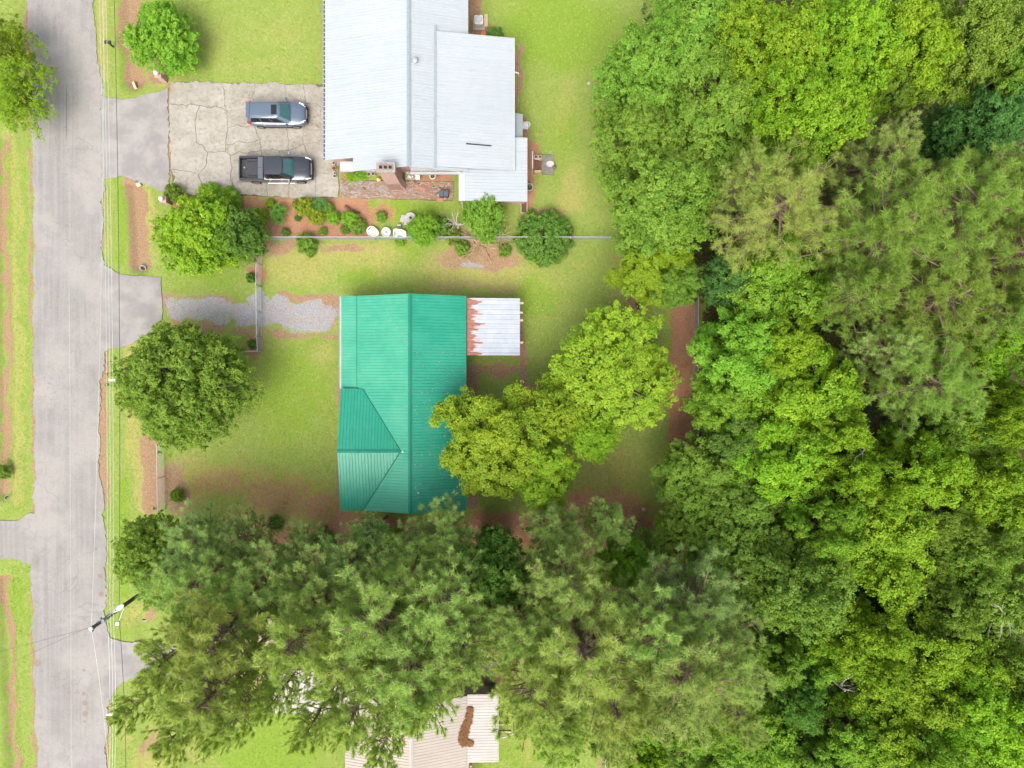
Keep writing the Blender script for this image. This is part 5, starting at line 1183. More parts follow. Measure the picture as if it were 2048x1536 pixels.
LM = dict(
    bright=leaf_mat('leaf_yellow_green', (.165, .315, .014), (.345, .495, .022)),
    lime=leaf_mat('leaf_lime', (.155, .325, .02), (.31, .48, .04)),
    mid=leaf_mat('leaf_mid_green', (.15, .275, .026), (.29, .42, .048)),
    deep=leaf_mat('leaf_deep_green', (.10, .215, .028), (.20, .34, .046)),
    blue=leaf_mat('leaf_blue_green', (.085, .21, .042), (.165, .315, .068)),
    olive=leaf_mat('leaf_olive', (.14, .245, .026), (.255, .375, .045)),
    gold=leaf_mat('leaf_gold_green', (.18, .30, .012), (.31, .44, .018)),
    pine=leaf_mat('needle_grey_green', (.29, .43, .095), (.50, .60, .17), .5),
    pineo=leaf_mat('needle_olive', (.21, .325, .045), (.36, .475, .085), .5),
    pinel=leaf_mat('needle_light', (.32, .43, .085), (.54, .61, .16), .5),
    pined=leaf_mat('needle_dark', (.24, .385, .11), (.42, .53, .17), .5),
    floor=leaf_mat('leaf_undergrowth', (.06, .125, .022), (.14, .22, .04)),
    vivid=leaf_mat('leaf_vivid_yellow_green', (.19, .335, .016), (.39, .52, .028)),
    tan=leaf_mat('leaf_tan', (.33, .23, .10), (.43, .33, .13)),
    flower=leaf_mat('leaf_yellow_flower', (.15, .27, .02), (.42, .40, .025)))
M_TRUNK = simple('tree_bark', (.17, .13, .095), (.10, .075, .055), .95, scale=7, bump=.4)
M_PTRUNK = simple('pine_bark', (.20, .135, .095), (.12, .08, .06), .95, scale=7, bump=.4)
M_PALEBR = simple('pale_dead_wood', (.42, .38, .33), (.32, .28, .24), .9, scale=6)
M_TANBR = simple('dry_cut_branch', (.46, .33, .20), (.36, .25, .15), .9, scale=6)

def unit(v): return v / np.maximum(np.linalg.norm(v, axis=-1, keepdims=True), 1e-9)
def leaves(cen, nrm, size, rg, aspect=.62, fold=.22):
    """folded diamond leaves: returns verts, tri faces"""
    n = len(cen); t_ = unit(np.cross(nrm, unit(rg.normal(size=(n, 3))))); b_ = np.cross(nrm, t_); s_ = size[:, None]
    v = np.empty((n, 4, 3)); v[:, 0] = cen - t_ * s_ * .5; v[:, 2] = cen + t_ * s_ * .5 - nrm * s_ * .08
    up = nrm * s_ * fold * rg.uniform(.3, 1, (n, 1)); v[:, 1] = cen + b_ * s_ * aspect * .5 + up; v[:, 3] = cen - b_ * s_ * aspect * .5 + up
    f0 = np.arange(n)[:, None] * 4
    f = np.concatenate([f0 + np.array([[0, 1, 2]]), f0 + np.array([[0, 2, 3]])], 1).reshape(-1, 3)
    return v.reshape(-1, 3), f
def dirs(n, zmin, rg):
    i = np.arange(n) + .5; z = 1 - (1 - zmin) * i / n; ph = i * 2.39996 + rg.random() * 6; r_ = np.sqrt(np.maximum(0, 1 - z * z))
    d = np.stack([r_ * np.cos(ph), r_ * np.sin(ph), z], 1); return unit(d + rg.normal(0, .10, d.shape))

def broadleaf(seed, Rr=3.6, H=13.0, base=4.5, nl=95, lr=.95, subs=8, per=34, leaf=.27, rough_=.28, spray=0.0, pale=False):
    rg = np.random.default_rng(seed); zc = base + (H - base) * .42; up, dn = H - zc, zc - base
    # boughs first, then the lobes of leaves that each bough carries
    nbg = max(9, nl // 7); db = dirs(nbg, -.38, rg); kb = rg.uniform(1 - rough_, 1.06, nbg)
    cb = db * kb[:, None] * np.array([Rr, Rr, 1.0]) * .70; cb[:, 2] = zc + db[:, 2] * np.where(db[:, 2] > 0, up, dn) * kb * .74
    rb = Rr * rg.uniform(.26, .46, nbg) * (1.5 / math.sqrt(nbg / 9.0)) ** .5
    pl = nl // nbg + 1; dl = unit(rg.normal(size=(nbg, pl, 3)) + db[:, None] * .75 + np.array([0, 0, .55]))
    c = (cb[:, None] + dl * rb[:, None, None] * np.array([1, 1, .72]) * rg.uniform(.55, 1.08, (nbg, pl, 1))).reshape(-1, 3); d = dl.reshape(-1, 3)
    ni = nl // 4; di = dirs(ni, -.2, rg); ci = di * rg.uniform(.25, .6, (ni, 1)) * np.array([Rr, Rr, 1]); ci[:, 2] = zc + di[:, 2] * up * rg.uniform(.2, .6, ni)
    c = np.concatenate([c, ci]); d = np.concatenate([d, di]); n = len(c)
    c[:, 2] -= lr * .5
    rl = lr * rg.uniform(.6, 1.25, n)
    # small clumps over each lobe
    sd_ = unit(rg.normal(size=(n, subs, 3)) + np.array([0, 0, .75]) + d[:, None] * .5)
    ext_ = rl[:, None, None] * (1 + spray * rg.random((n, subs, 1)))
    sc_ = c[:, None] + sd_ * ext_ * np.array([1, 1, .72]) * rg.uniform(.62, 1.02, (n, subs, 1))
    sr = rg.uniform(.22, .42, (n, subs)) * (lr / .95)
    ld = unit(rg.normal(size=(n, subs, per, 3)) + np.array([0, 0, .35]) + sd_[:, :, None] * .35)
    sr = sr * rg.uniform(.6, 1.35, (n, subs))
    ax_ = unit(rg.normal(size=(n, subs, 1, 3)) + d[:, None, None] * 1.1 + np.array([0, 0, -.25]))
    cen = sc_[:, :, None] + ld * sr[:, :, None, None] * rg.uniform(.25, 1.1, (n, subs, per, 1)) * np.array([1, 1, .75]) + ax_ * rg.normal(0, 1, (n, subs, per, 1)) * sr[:, :, None, None] * .55
    nr_ = unit(ld * .55 + sd_[:, :, None] * .45 + np.array([0, 0, .55]) + rg.normal(0, .42, ld.shape))
    size = leaf * rg.uniform(.65, 1.3, (n, subs, per))
    tint = np.clip(.5 + rg.normal(0, .16, (n, 1, 1)) + rg.normal(0, .16, (n, subs, 1)) + rg.normal(0, .15, (n, subs, per)), 0, 1)
    v, f = leaves(cen.reshape(-1, 3), nr_.reshape(-1, 3), size.ravel(), rg)
    crown = fast_mesh('crown', v, f, LM['mid'], np.repeat(tint.ravel(), 2))
    mb = MB(); tr_ = .035 * H * .55 + .02; top = Vector((rg.normal(0, .3), rg.normal(0, .3), zc + up * .35))
    mb.tube([(0, 0, -.4), (0, 0, .3), (0.06, .03, base * .6), (top.x * .5, top.y * .5, zc), top], [tr_ * 1.5, tr_, tr_ * .85, tr_ * .6, tr_ * .25], 9)
    pick = list(range(0, len(d) - ni, 2)) + list(range(len(d) - ni, len(d), 3))
    for i in pick:
        e_ = Vector(c[i]); zb_ = base * .75 + (min(e_.z, zc + up * .3) - base * .75) * rg.uniform(.15, .55); f_ = max(0, (zb_ - base * .6) / max(.1, zc - base * .6))
        st = Vector((top.x * .4 * min(f_, 1), top.y * .4 * min(f_, 1), zb_)); m1 = st.lerp(e_, .5) + Vector((rg.normal(0, .15), rg.normal(0, .15), .25))
        r0 = tr_ * rg.uniform(.22, .4); mb.tube([st, m1, e_, e_ + Vector(d[i]) * rl[i] * .7], [r0, r0 * .6, r0 * .32, r0 * .12], 5, False)
    return crown, mb.mesh('trunk', M_TRUNK, True), float(np.percentile(np.hypot(cen[..., 0], cen[..., 1]), 96)), H

def pine(seed, Rr=3.3, H=18.0, base=8.0, nb=66, nt=10, nn=84, nl_=.33, wd=.026, dens=1.0):
    rg = np.random.default_rng(seed); tufts = []; td = []; mb = MB()
    tr_ = .14; mb.tube([(0, 0, -.4), (.05, 0, H * .4), (0, .06, H * .75), (0, 0, H - .3)], [tr_ * 1.3, tr_, tr_ * .7, .05], 8)
    for i in range(nb):
        f_ = (i + .5) / nb; z = base + (H - base) * f_ ** .85; L = Rr * (math.sin(math.pi * (0.16 + .80 * f_)) ** .75) * rg.uniform(.55, 1.12); az = i * 2.39996 + rg.normal(0, .35)
        rise = rg.uniform(.05, .45) + f_ * .5; d = np.array([math.cos(az), math.sin(az), rise]); d /= np.linalg.norm(d)
        p0 = np.array([0, 0, z]); side = np.array([-math.sin(az), math.cos(az), 0]); mid = p0 + d * L * .55 + np.array([0, 0, -.12 * L]); end = p0 + d * L
        mb.tube([p0, mid, end], [.06, .04, .015], 4, False)
        for j in range(int(nt * dens)):
            s_ = rg.uniform(.38, 1.0) if j else 1.0; q_ = (p0 * (1 - s_) + end * s_) + np.array([0, 0, -.12 * L * math.sin(math.pi * s_)]); lat = rg.normal(0, .42) * L * .28 * (1.25 - s_ * .5) if j else 0
            e_ = q_ + side * lat + np.array([0, 0, abs(lat) * .35 + rg.uniform(0, .2)])
            if abs(lat) > .25: mb.tube([q_, e_], [.022, .008], 3, False)
            tufts.append(e_); dd = d * .6 + side * np.sign(lat) * (.5 if abs(lat) > .1 else 0) + np.array([0, 0, .55]); td.append(dd / np.linalg.norm(dd))
    for j in range(7): tufts.append(np.array([rg.normal(0, .3), rg.normal(0, .3), H - rg.uniform(0, .6)])); td.append(np.array([0, 0, 1.0]))
    T = np.array(tufts); D = np.array(td); n = len(T)
    nd = unit(rg.normal(size=(n, nn, 3)) * .85 + D[:, None] * .75); off = rg.uniform(-.16, .12, (n, nn, 1)) * D[:, None]
    b = T[:, None] + off; L_ = nl_ * rg.uniform(.55, 1.15, (n, nn, 1)) * rg.uniform(.6, 1.25, (n, 1, 1)); w_ = unit(np.cross(nd, rg.normal(size=nd.shape))) * wd * .5
    v = np.stack([b - w_, b + w_, b + nd * L_ + np.array([0, 0, -.03])], 2).reshape(-1, 3); f = np.arange(len(v)).reshape(-1, 3)
    tint = np.clip(.5 + rg.normal(0, .2, (n, 1)) + rg.normal(0, .16, (n, nn)), 0, 1).ravel()
    return fast_mesh('crown', v, f, LM['pine'], tint), mb.mesh('trunk', M_PTRUNK, True), float(np.percentile(np.hypot(T[:, 0], T[:, 1]), 95)) + .15, H

def shrub(seed, Rr=.8, H=1.1, n_=900, leaf=.12, nc=46, cr=.26):
    rg = np.random.default_rng(seed); d = dirs(nc, -.1, rg); c = d * np.array([Rr, Rr, H * .75]) * rg.uniform(.6, 1, (nc, 1)); c[:, 2] += H * .22
    per = n_ * 4 // nc; ld = unit(rg.normal(size=(nc, per, 3)) + np.array([0, 0, .5]) + d[:, None] * .4); cen = c[:, None] + ld * (Rr * cr) * rg.uniform(.3, 1.1, (nc, per, 1))
    cen[..., 2] = np.maximum(cen[..., 2], .03); nr_ = unit(ld + np.array([0, 0, .5]) + rg.normal(0, .4, ld.shape)); size = leaf * rg.uniform(.6, 1.3, (nc, per)); tint = np.clip(.5 + rg.normal(0, .2, (nc, 1)) + rg.normal(0, .2, (nc, per)), 0, 1)
    v, f = leaves(cen.reshape(-1, 3), nr_.reshape(-1, 3), size.ravel(), rg); crown = fast_mesh('foliage', v, f, LM['mid'], np.repeat(tint.ravel(), 2))
    mb = MB()
    for i in range(0, nc, 3): mb.tube([(0, 0, -.05), (c[i][0] * .4, c[i][1] * .4, c[i][2] * .6), tuple(c[i])], [.03, .02, .008], 4, False)
    return crown, mb.mesh('stem', M_TRUNK), float(np.percentile(np.hypot(cen[..., 0], cen[..., 1]), 96)), H
def spiky(seed, Rr=.6, H=.8, heads=7, blades=60, wd=.035):
    rg = np.random.default_rng(seed); V = []; tint = []; mb = MB()
    for h in range(heads):
        a_ = rg.random() * 6.28; q_ = math.sqrt(rg.random()) * Rr * .55; c = np.array([q_ * math.cos(a_), q_ * math.sin(a_), H * rg.uniform(.25, .6)]); mb.tube([(c[0] * .6, c[1] * .6, -.05), tuple(c)], [.035, .025], 5, False)
        for i in range(blades):
            d = unit(rg.normal(size=3) + np.array([0, 0, .55])); d[2] = abs(d[2]); s_ = unit(np.cross(d, [0, 0, 1.0])); L = Rr * rg.uniform(.45, .75); m1 = c + d * L * .6; e_ = c + d * L + np.array([0, 0, -L * .28])
            V += [c - s_ * wd * .3, c + s_ * wd * .3, m1 + s_ * wd * .5, m1 - s_ * wd * .5, m1 - s_ * wd * .5, m1 + s_ * wd * .5, e_, e_]; tint += [rg.random(), rg.random()]
    V = np.array(V); F = np.arange(len(V)).reshape(-1, 4); F2 = np.concatenate([F[:, [0, 1, 2]], F[:, [0, 2, 3]]], 0); tt = np.concatenate([tint, tint])
    return fast_mesh('foliage', V, F2, LM['mid'], np.array(tt)), mb.mesh('stem', M_TRUNK), Rr, H

LIB = dict(
    maple=[broadleaf(101 + i, 3.6, 13, 4.0, 98, .74, 9, 62, .165, .3) for i in range(3)],
    gum=[broadleaf(201 + i, 3.6, 13, 3.6, 140, .60, 8, 46, .145, .34, .8) for i in range(2)],
    oak=[broadleaf(301, 4.8, 8.5, 1.4, 300, .58, 8, 36, .155, .16, .8)],
    small=[broadleaf(401 + i, 2.3, 4.2, .5, 120, .44, 8, 28, .135, .38, .9) for i in range(2)],
    pine=[pine(501 + i) for i in range(3)],
    pine_thin=[pine(521 + i, 3.3, 18, 7.5, 58, 10, 84, .34, .026) for i in range(2)],
    shrub=[shrub(601 + i) for i in range(2)], wide=[shrub(651, 2.1, 1.4, 3600, .15, 190, .14)], sparse=[broadleaf(451, 3.0, 5.0, .9, 84, .6, 7, 17, .15, .4, 1.0)], spiky=[spiky(701 + i) for i in range(2)])

rt = random.Random(77)
def grow(px, py, rpx, h, kind, mat, label, name=None, cat='tree', group=None, hc=.72, v=None, trunk_mat=None, squash=(1, 1)):
    """plant whose crown centre (hc of its height h) was surveyed at px, py with radius rpx"""
    lib = LIB[kind]; cm_, tm_, R0, H0 = lib[(v if v is not None else rt.randrange(len(lib))) % len(lib)]
    p = P(px, py, h * hc); s_ = G(rpx, h * hc) / R0
    o = thing(name or ('pine_tree' if kind.startswith('pine') else 'broadleaf_tree' if kind in ('maple', 'gum', 'oak', 'small', 'sparse') else 'shrub'), label, cat, (p.x, p.y, 0), rt.random() * 6.283, group, (s_ * squash[0], s_ * squash[1], h / H0))
    a_ = link(bpy.data.objects.new(tm_.name.split('.')[0], tm_), o); b_ = link(bpy.data.objects.new(cm_.name.split('.')[0], cm_), o); setmat(b_, LM[mat])
    if trunk_mat: setmat(a_, trunk_mat)
    return o

# ---- trees standing free in the gardens
grow(322, 72, 70, 4.2, 'small', 'lime', 'bright lime green myrtle tree beside the ditch and the brick pillar', hc=.6)
grow(10, 92, 62, 4.6, 'sparse', 'gold', 'yellow-green roadside tree, the northern one across the road', hc=.6, v=0)
grow(42, 190, 76, 4.8, 'sparse', 'gold', 'yellow-green roadside tree overhanging the asphalt across the road', hc=.6, v=1)
grow(366, 772, 124, 8.5, 'oak', 'mid', 'big round deep green oak beside the verge in front of the lawn', hc=.6)
grow(400, 470, 82, 5.2, 'small', 'bright', 'rounded yellow-green tree at the corner of the mulched garden', hc=.6, v=0)
grow(478, 470, 54, 4.6, 'small', 'deep', 'darker green tree leaning on the garden fence corner', hc=.6, v=1)
grow(968, 428, 48, 3.4, 'small', 'mid', 'leafy green tree overhanging the corner of the white back room', hc=.6, v=0, squash=(1.15, .85))
grow(846, 458, 32, 2.4, 'small', 'lime', 'young yellow-green tree beside the white bathtub', hc=.6, v=1)
grow(1222, 748, 128, 9.5, 'gum', 'vivid', 'feathery yellow-green yard tree spreading beside the concrete pad', hc=.66, v=0, squash=(1.0, .95))
grow(1118, 818, 66, 8.5, 'gum', 'vivid', 'smaller yellow-green yard tree over the concrete pad', hc=.66, v=1)
grow(980, 886, 114, 10.0, 'maple', 'vivid', 'bright yellow-green maple overhanging the green metal roof', hc=.66, v=0)
grow(1080, 940, 74, 8.6, 'maple', 'vivid', 'lower bright maple crown between the green roof and the yard', hc=.66, v=2)
grow(1185, 872, 52, 8.0, 'gum', 'vivid', 'narrow bright tree on the shaded lawn below the feathery yard tree', hc=.66, v=1)

# ---- the wood: (px, py, r, height, kind, leaf, label)
W1 = 'wood behind the houses'
wood_trees = [
    (1300, 130, 105, 12, 'gum', 'mid', 'feathery green tree at the lawn edge, northern end of the wood'), (1275, 270, 95, 11, 'gum', 'mid', 'feathery green tree bulging over the lawn near the white pipe'),
    (1420, 70, 125, 13, 'gum', 'mid', None), (1440, 230, 135, 14, 'gum', 'mid', None), (1335, 390, 120, 12, 'gum', 'mid', 'feathery green tree above the rounded yellow-olive edge trees'), (1560, 90, 130, 15, 'gum', 'bright', None), (1620, 220, 125, 15, 'gum', 'bright', None),
    (1590, 310, 80, 13, 'gum', 'mid', 'mid-green feathery tree just above the big pale pine'), (1700, 80, 115, 15, 'gum', 'bright', None), (1480, 330, 80, 12, 'gum', 'mid', 'mid-green feathery tree touching the narrow pale pine top'), (1830, 90, 120, 16, 'maple', 'bright', 'bright yellow-green lobed tree above a dark gap and the blue-green trees'), (1960, 50, 120, 16, 'maple', 'mid', None), (1790, 170, 60, 13, 'maple', 'mid', 'small mid-green lobed tree at the rim of the dark gap'), (2030, 140, 70, 14, 'maple', 'mid', None),
    (1990, 245, 85, 12, 'gum', 'blue', 'blue-green tree low in the wood above the olive pines'), (1890, 270, 60, 10, 'gum', 'blue', 'small blue-green tree beside a dark gap in the wood'),
    (1310, 520, 92, 9, 'maple', 'gold', 'rounded gold-green tree at the lawn edge where the fence ends'), (1290, 470, 60, 8, 'maple', 'olive', 'small olive tree where the chain-link fence meets the wood'), (1360, 560, 58, 8, 'maple', 'olive', 'small olive tree above the strip of red pine straw'),
    (1545, 425, 140, 17, 'pine', 'pinel', 'big pale olive pine in front of the feathery green trees'), (1480, 370, 60, 15, 'pine', 'pinel', 'narrow pale pine top beside a dark gap'),
    (1560, 560, 120, 12, 'maple', 'lime', 'bright green broadleaf tree just below the big pale pine'), (1470, 560, 60, 10, 'gum', 'blue', 'dark blue-green tree under the big pale pine'),
    (1740, 480, 140, 17, 'pine', 'pineo', None), (1890, 430, 140, 18, 'pine', 'pineo', None), (2000, 520, 140, 18, 'pine', 'pineo', None), (1850, 600, 130, 17, 'pine', 'pineo', None), (1740, 330, 90, 15, 'pine', 'pine', 'grey-green pine between the big pale pine and the dark gap'), (1980, 400, 110, 17, 'pine', 'pineo', None), (1990, 640, 90, 16, 'pine', 'pineo', None), (1700, 590, 90, 15, 'pine', 'pineo', None),
    (1840, 770, 110, 14, 'pine', 'pineo', 'tan-olive pine surrounded by bright maples'), (1760, 700, 70, 13, 'pine', 'pine', 'grey-green pine between the tan-olive pine and the olive pines'),
    (1480, 720, 108, 13, 'maple', 'lime', 'bright lime maple beside the straw strip and wood-edge fence'), (1580, 690, 90, 14, 'maple', 'bright', 'bright maple right behind the lime maple at the straw strip'), (1450, 800, 80, 12, 'maple', 'lime', 'lower lime maple overhanging the wood-edge fence'), (1620, 800, 140, 15, 'maple', 'bright', 'largest bright maple of the wood, next to the tan-olive pine'), (1570, 930, 115, 15, 'maple', 'bright', 'bright maple directly behind the shaded deep green tree'), (1680, 870, 90, 14, 'maple', 'bright', 'bright maple beside the bare twig snag and tan-olive pine'),
    (1480, 890, 80, 10, 'maple', 'deep', 'shaded deep green tree between the bright maples and the yard'), (1400, 960, 92, 10, 'maple', 'mid', 'mid-green tree at the corner of the shaded back yard'), (1400, 1080, 90, 10, 'gum', 'mid', 'mid-green tree beside the stone in the back yard'), (1490, 1010, 95, 12, 'gum', 'olive', None), (1500, 1110, 110, 13, 'gum', 'olive', None), (1600, 1180, 110, 14, 'gum', 'olive', None),
    (1740, 970, 90, 15, 'maple', 'bright', 'bright maple just below the bare twig snag'), (1850, 940, 95, 16, 'maple', 'bright', None), (1760, 1090, 135, 16, 'maple', 'bright', None), (1660, 1060, 80, 14, 'maple', 'lime', None), (1880, 1050, 70, 15, 'maple', 'mid', None), (1990, 710, 85, 15, 'maple', 'bright', None), (2030, 830, 80, 15, 'maple', 'bright', None), (1920, 850, 70, 13, 'maple', 'mid', None), (1990, 980, 100, 16, 'maple', 'bright', None), (1940, 730, 60, 13, 'maple', 'mid', None), (1955, 890, 66, 12, 'maple', 'mid', None), (2025, 1078, 80, 13, 'maple', 'mid', None), (1850, 1140, 60, 11, 'maple', 'mid', None), (2040, 600, 60, 14, 'maple', 'bright', None),
    (1950, 1120, 80, 13, 'maple', 'mid', None), (2000, 1210, 105, 15, 'gum', 'mid', 'pale leafy tree with bare whitish branches showing'), (1900, 1230, 80, 13, 'gum', 'mid', None), (1820, 1200, 70, 12, 'gum', 'deep', None), (1700, 1230, 70, 11, 'gum', 'deep', None), (1740, 1290, 100, 14, 'maple', 'bright', 'bright maple above the dead whitish tree'), (1880, 1320, 120, 16, 'maple', 'bright', None), (1640, 1310, 80, 13, 'maple', 'lime', 'lime maple above the dead whitish tree, on its yard side'), (1560, 1330, 70, 12, 'maple', 'mid', None),
    (1800, 1410, 125, 16, 'maple', 'bright', 'wide bright maple beside the dead whitish tree'), (1950, 1440, 125, 17, 'maple', 'bright', None), (1720, 1460, 90, 14, 'maple', 'lime', 'lime maple just below the dead whitish tree'), (2020, 1340, 80, 15, 'maple', 'mid', 'mid-green lobed tree below the pale bare-branched snag'), (1600, 1400, 60, 11, 'gum', 'deep', None), (1530, 1490, 105, 13, 'maple', 'lime', 'lime maple behind the reddish bare soil'), (1430, 1440, 80, 11, 'maple', 'lime', 'small lime maple beside the reddish bare soil'), (1400, 1510, 70, 10, 'maple', 'mid', None), (1640, 1530, 80, 13, 'maple', 'mid', None), (2030, 1530, 80, 15, 'maple', 'mid', None), (1870, 1530, 90, 15, 'maple', 'lime', None)]
WORD = dict(gum='feathery', maple='lobed', pine='needle-leaved')
CW = dict(mid='mid-green', olive='olive green', bright='bright yellow-green', lime='lime green', deep='deep green', blue='blue-green', pineo='olive', pine='grey-green', pinel='pale')
for px, py, r_, h, k, m_, lb in wood_trees:
    grp = None
    if lb is None:
        lb = '%s %s %s inside the dense wood behind the houses' % (CW[m_], WORD[k], 'pine' if k == 'pine' else 'tree'); grp = lb.replace(' inside', 's inside')
    grow(px, py, r_ * (.88 if k == 'maple' else .93), h + rt.uniform(-2.2, 2.2), k, m_, lb, group=grp)

# ---- the pine row between the green-roofed and the pale-roofed house
pines = [
    (292, 1105, 68, 9, 'gum', 'mid', 'dense green tree at the verge north of the leaning pole'), (318, 1165, 60, 9, 'gum', 'mid', 'green tree standing right beside the leaning pole'), (395, 1085, 70, 9, 'pine', 'pined', 'dark pine above the bare soil west of the lawn'), (490, 1072, 55, 9, 'pine', 'pined', 'dark pine top beside the orange straw patch'),
    (400, 1160, 90, 12, 'pine_thin', 'pine', 'grey-green pine beside the green trees at the leaning pole'), (600, 1112, 66, 9.5, 'pine_thin', 'pined', 'thin dark pine whose twigs cross the red straw'), (742, 1066, 42, 9, 'pine', 'pined', 'slim pine tip standing clear before the green roof'), (700, 1130, 70, 11, 'pine', 'pined', 'dark pine under the pale service drop wire'), (890, 1075, 78, 10.5, 'pine', 'pine', 'full pine crown below the corner of the green roof'), (830, 1130, 85, 12, 'pine', 'pine', 'grey-green pine beside the dead grey snag'),
    (640, 1180, 95, 13, 'pine', 'pine', None), (520, 1180, 90, 12.5, 'pine_thin', 'pine', None), (760, 1215, 110, 17, 'pine_thin', 'pine', None), (890, 1200, 100, 17, 'pine', 'pine', None), (455, 1255, 96, 17, 'pine_thin', 'pinel', None), (372, 1290, 74, 16, 'pine_thin', 'pinel', 'pine leaning out over the pale asphalt apron'), (605, 1262, 80, 17, 'pine_thin', 'pinel', None), (318, 1372, 46, 17, 'pine_thin', 'pinel', 'thin pine tip reaching over the white mailbox'),
    (448, 1362, 100, 18, 'pine_thin', 'pinel', None), (400, 1418, 66, 18, 'pine_thin', 'pinel', 'pine crown spreading over the sunny front lawn'), (500, 1400, 62, 18, 'pine_thin', 'pinel', None), (700, 1290, 90, 17, 'pine_thin', 'pinel', None), (728, 1385, 86, 18, 'pine_thin', 'pinel', None), (578, 1362, 48, 17, 'pine_thin', 'pinel', None), (650, 1405, 60, 18, 'pine_thin', 'pinel', 'pine crown hanging over the front edge of the pale metal roof'), (785, 1440, 50, 18, 'pine_thin', 'pinel', None), (830, 1320, 110, 18, 'pine', 'pine', None), (850, 1366, 66, 18, 'pine', 'pinel', 'tall pale pine shading the ridge of the pale metal roof'), (930, 1280, 80, 17, 'pine', 'pine', 'tall grey-green pine right above the dark wooden deck'),
    (985, 1160, 80, 15, 'gum', 'deep', 'dark green broadleaf tree in the middle of the pine row'), (1110, 1055, 62, 10, 'pine_thin', 'pine', 'sparse grey-green pine standing over the straw in the back yard'), (1215, 1045, 52, 9.5, 'pine_thin', 'pine', 'smaller sparse pine beside the stone in the back yard'), (1130, 1160, 95, 16, 'pine', 'pine', None), (1040, 1230, 90, 16, 'pine_thin', 'pine', None), (1250, 1130, 55, 9, 'gum', 'lime', 'fresh green broadleaf tree tucked between the pines'),
    (1160, 1280, 120, 18, 'pine_thin', 'pinel', 'open-crowned pine with its brown trunk showing through'), (1060, 1350, 95, 18, 'pine_thin', 'pinel', 'tall pale pine beside the dark wooden deck and green bin'), (1290, 1240, 100, 17, 'pine', 'pine', None), (1385, 1190, 100, 15, 'pine', 'pined', 'dark pine next to the grey-green shrub at the yard corner'), (1340, 1330, 130, 18, 'pine', 'pine', None), (1430, 1290, 95, 17, 'pine', 'pine', None), (1220, 1380, 100, 18, 'pine_thin', 'pinel', None), (1110, 1410, 80, 17, 'pine', 'pinel', 'tall pale pine above the lime green bushy tree'), (1450, 1390, 70, 16, 'pine', 'pine', None),
    (1120, 1470, 62, 7, 'gum', 'lime', 'lime green bushy tree on the lawn behind the pale-roofed addition'), (1240, 1490, 55, 5, 'small', 'olive', 'olive scrub tree beside the chain-link fence'), (1320, 1440, 50, 6, 'small', 'mid', 'green scrub tree above the reddish bare soil'), (1290, 1530, 50, 5, 'small', 'gold', 'yellowish scrub tree below the reddish bare soil')]
for px, py, r_, h, k, m_, lb in pines:
    grp = None
    if lb is None:
        lb = 'tall %s pine in the row between the two houses' % CW.get(m_, 'dark'); grp = lb.replace(' pine', ' pines')
    grow(px, py, r_, h, k, m_, lb, group=grp)

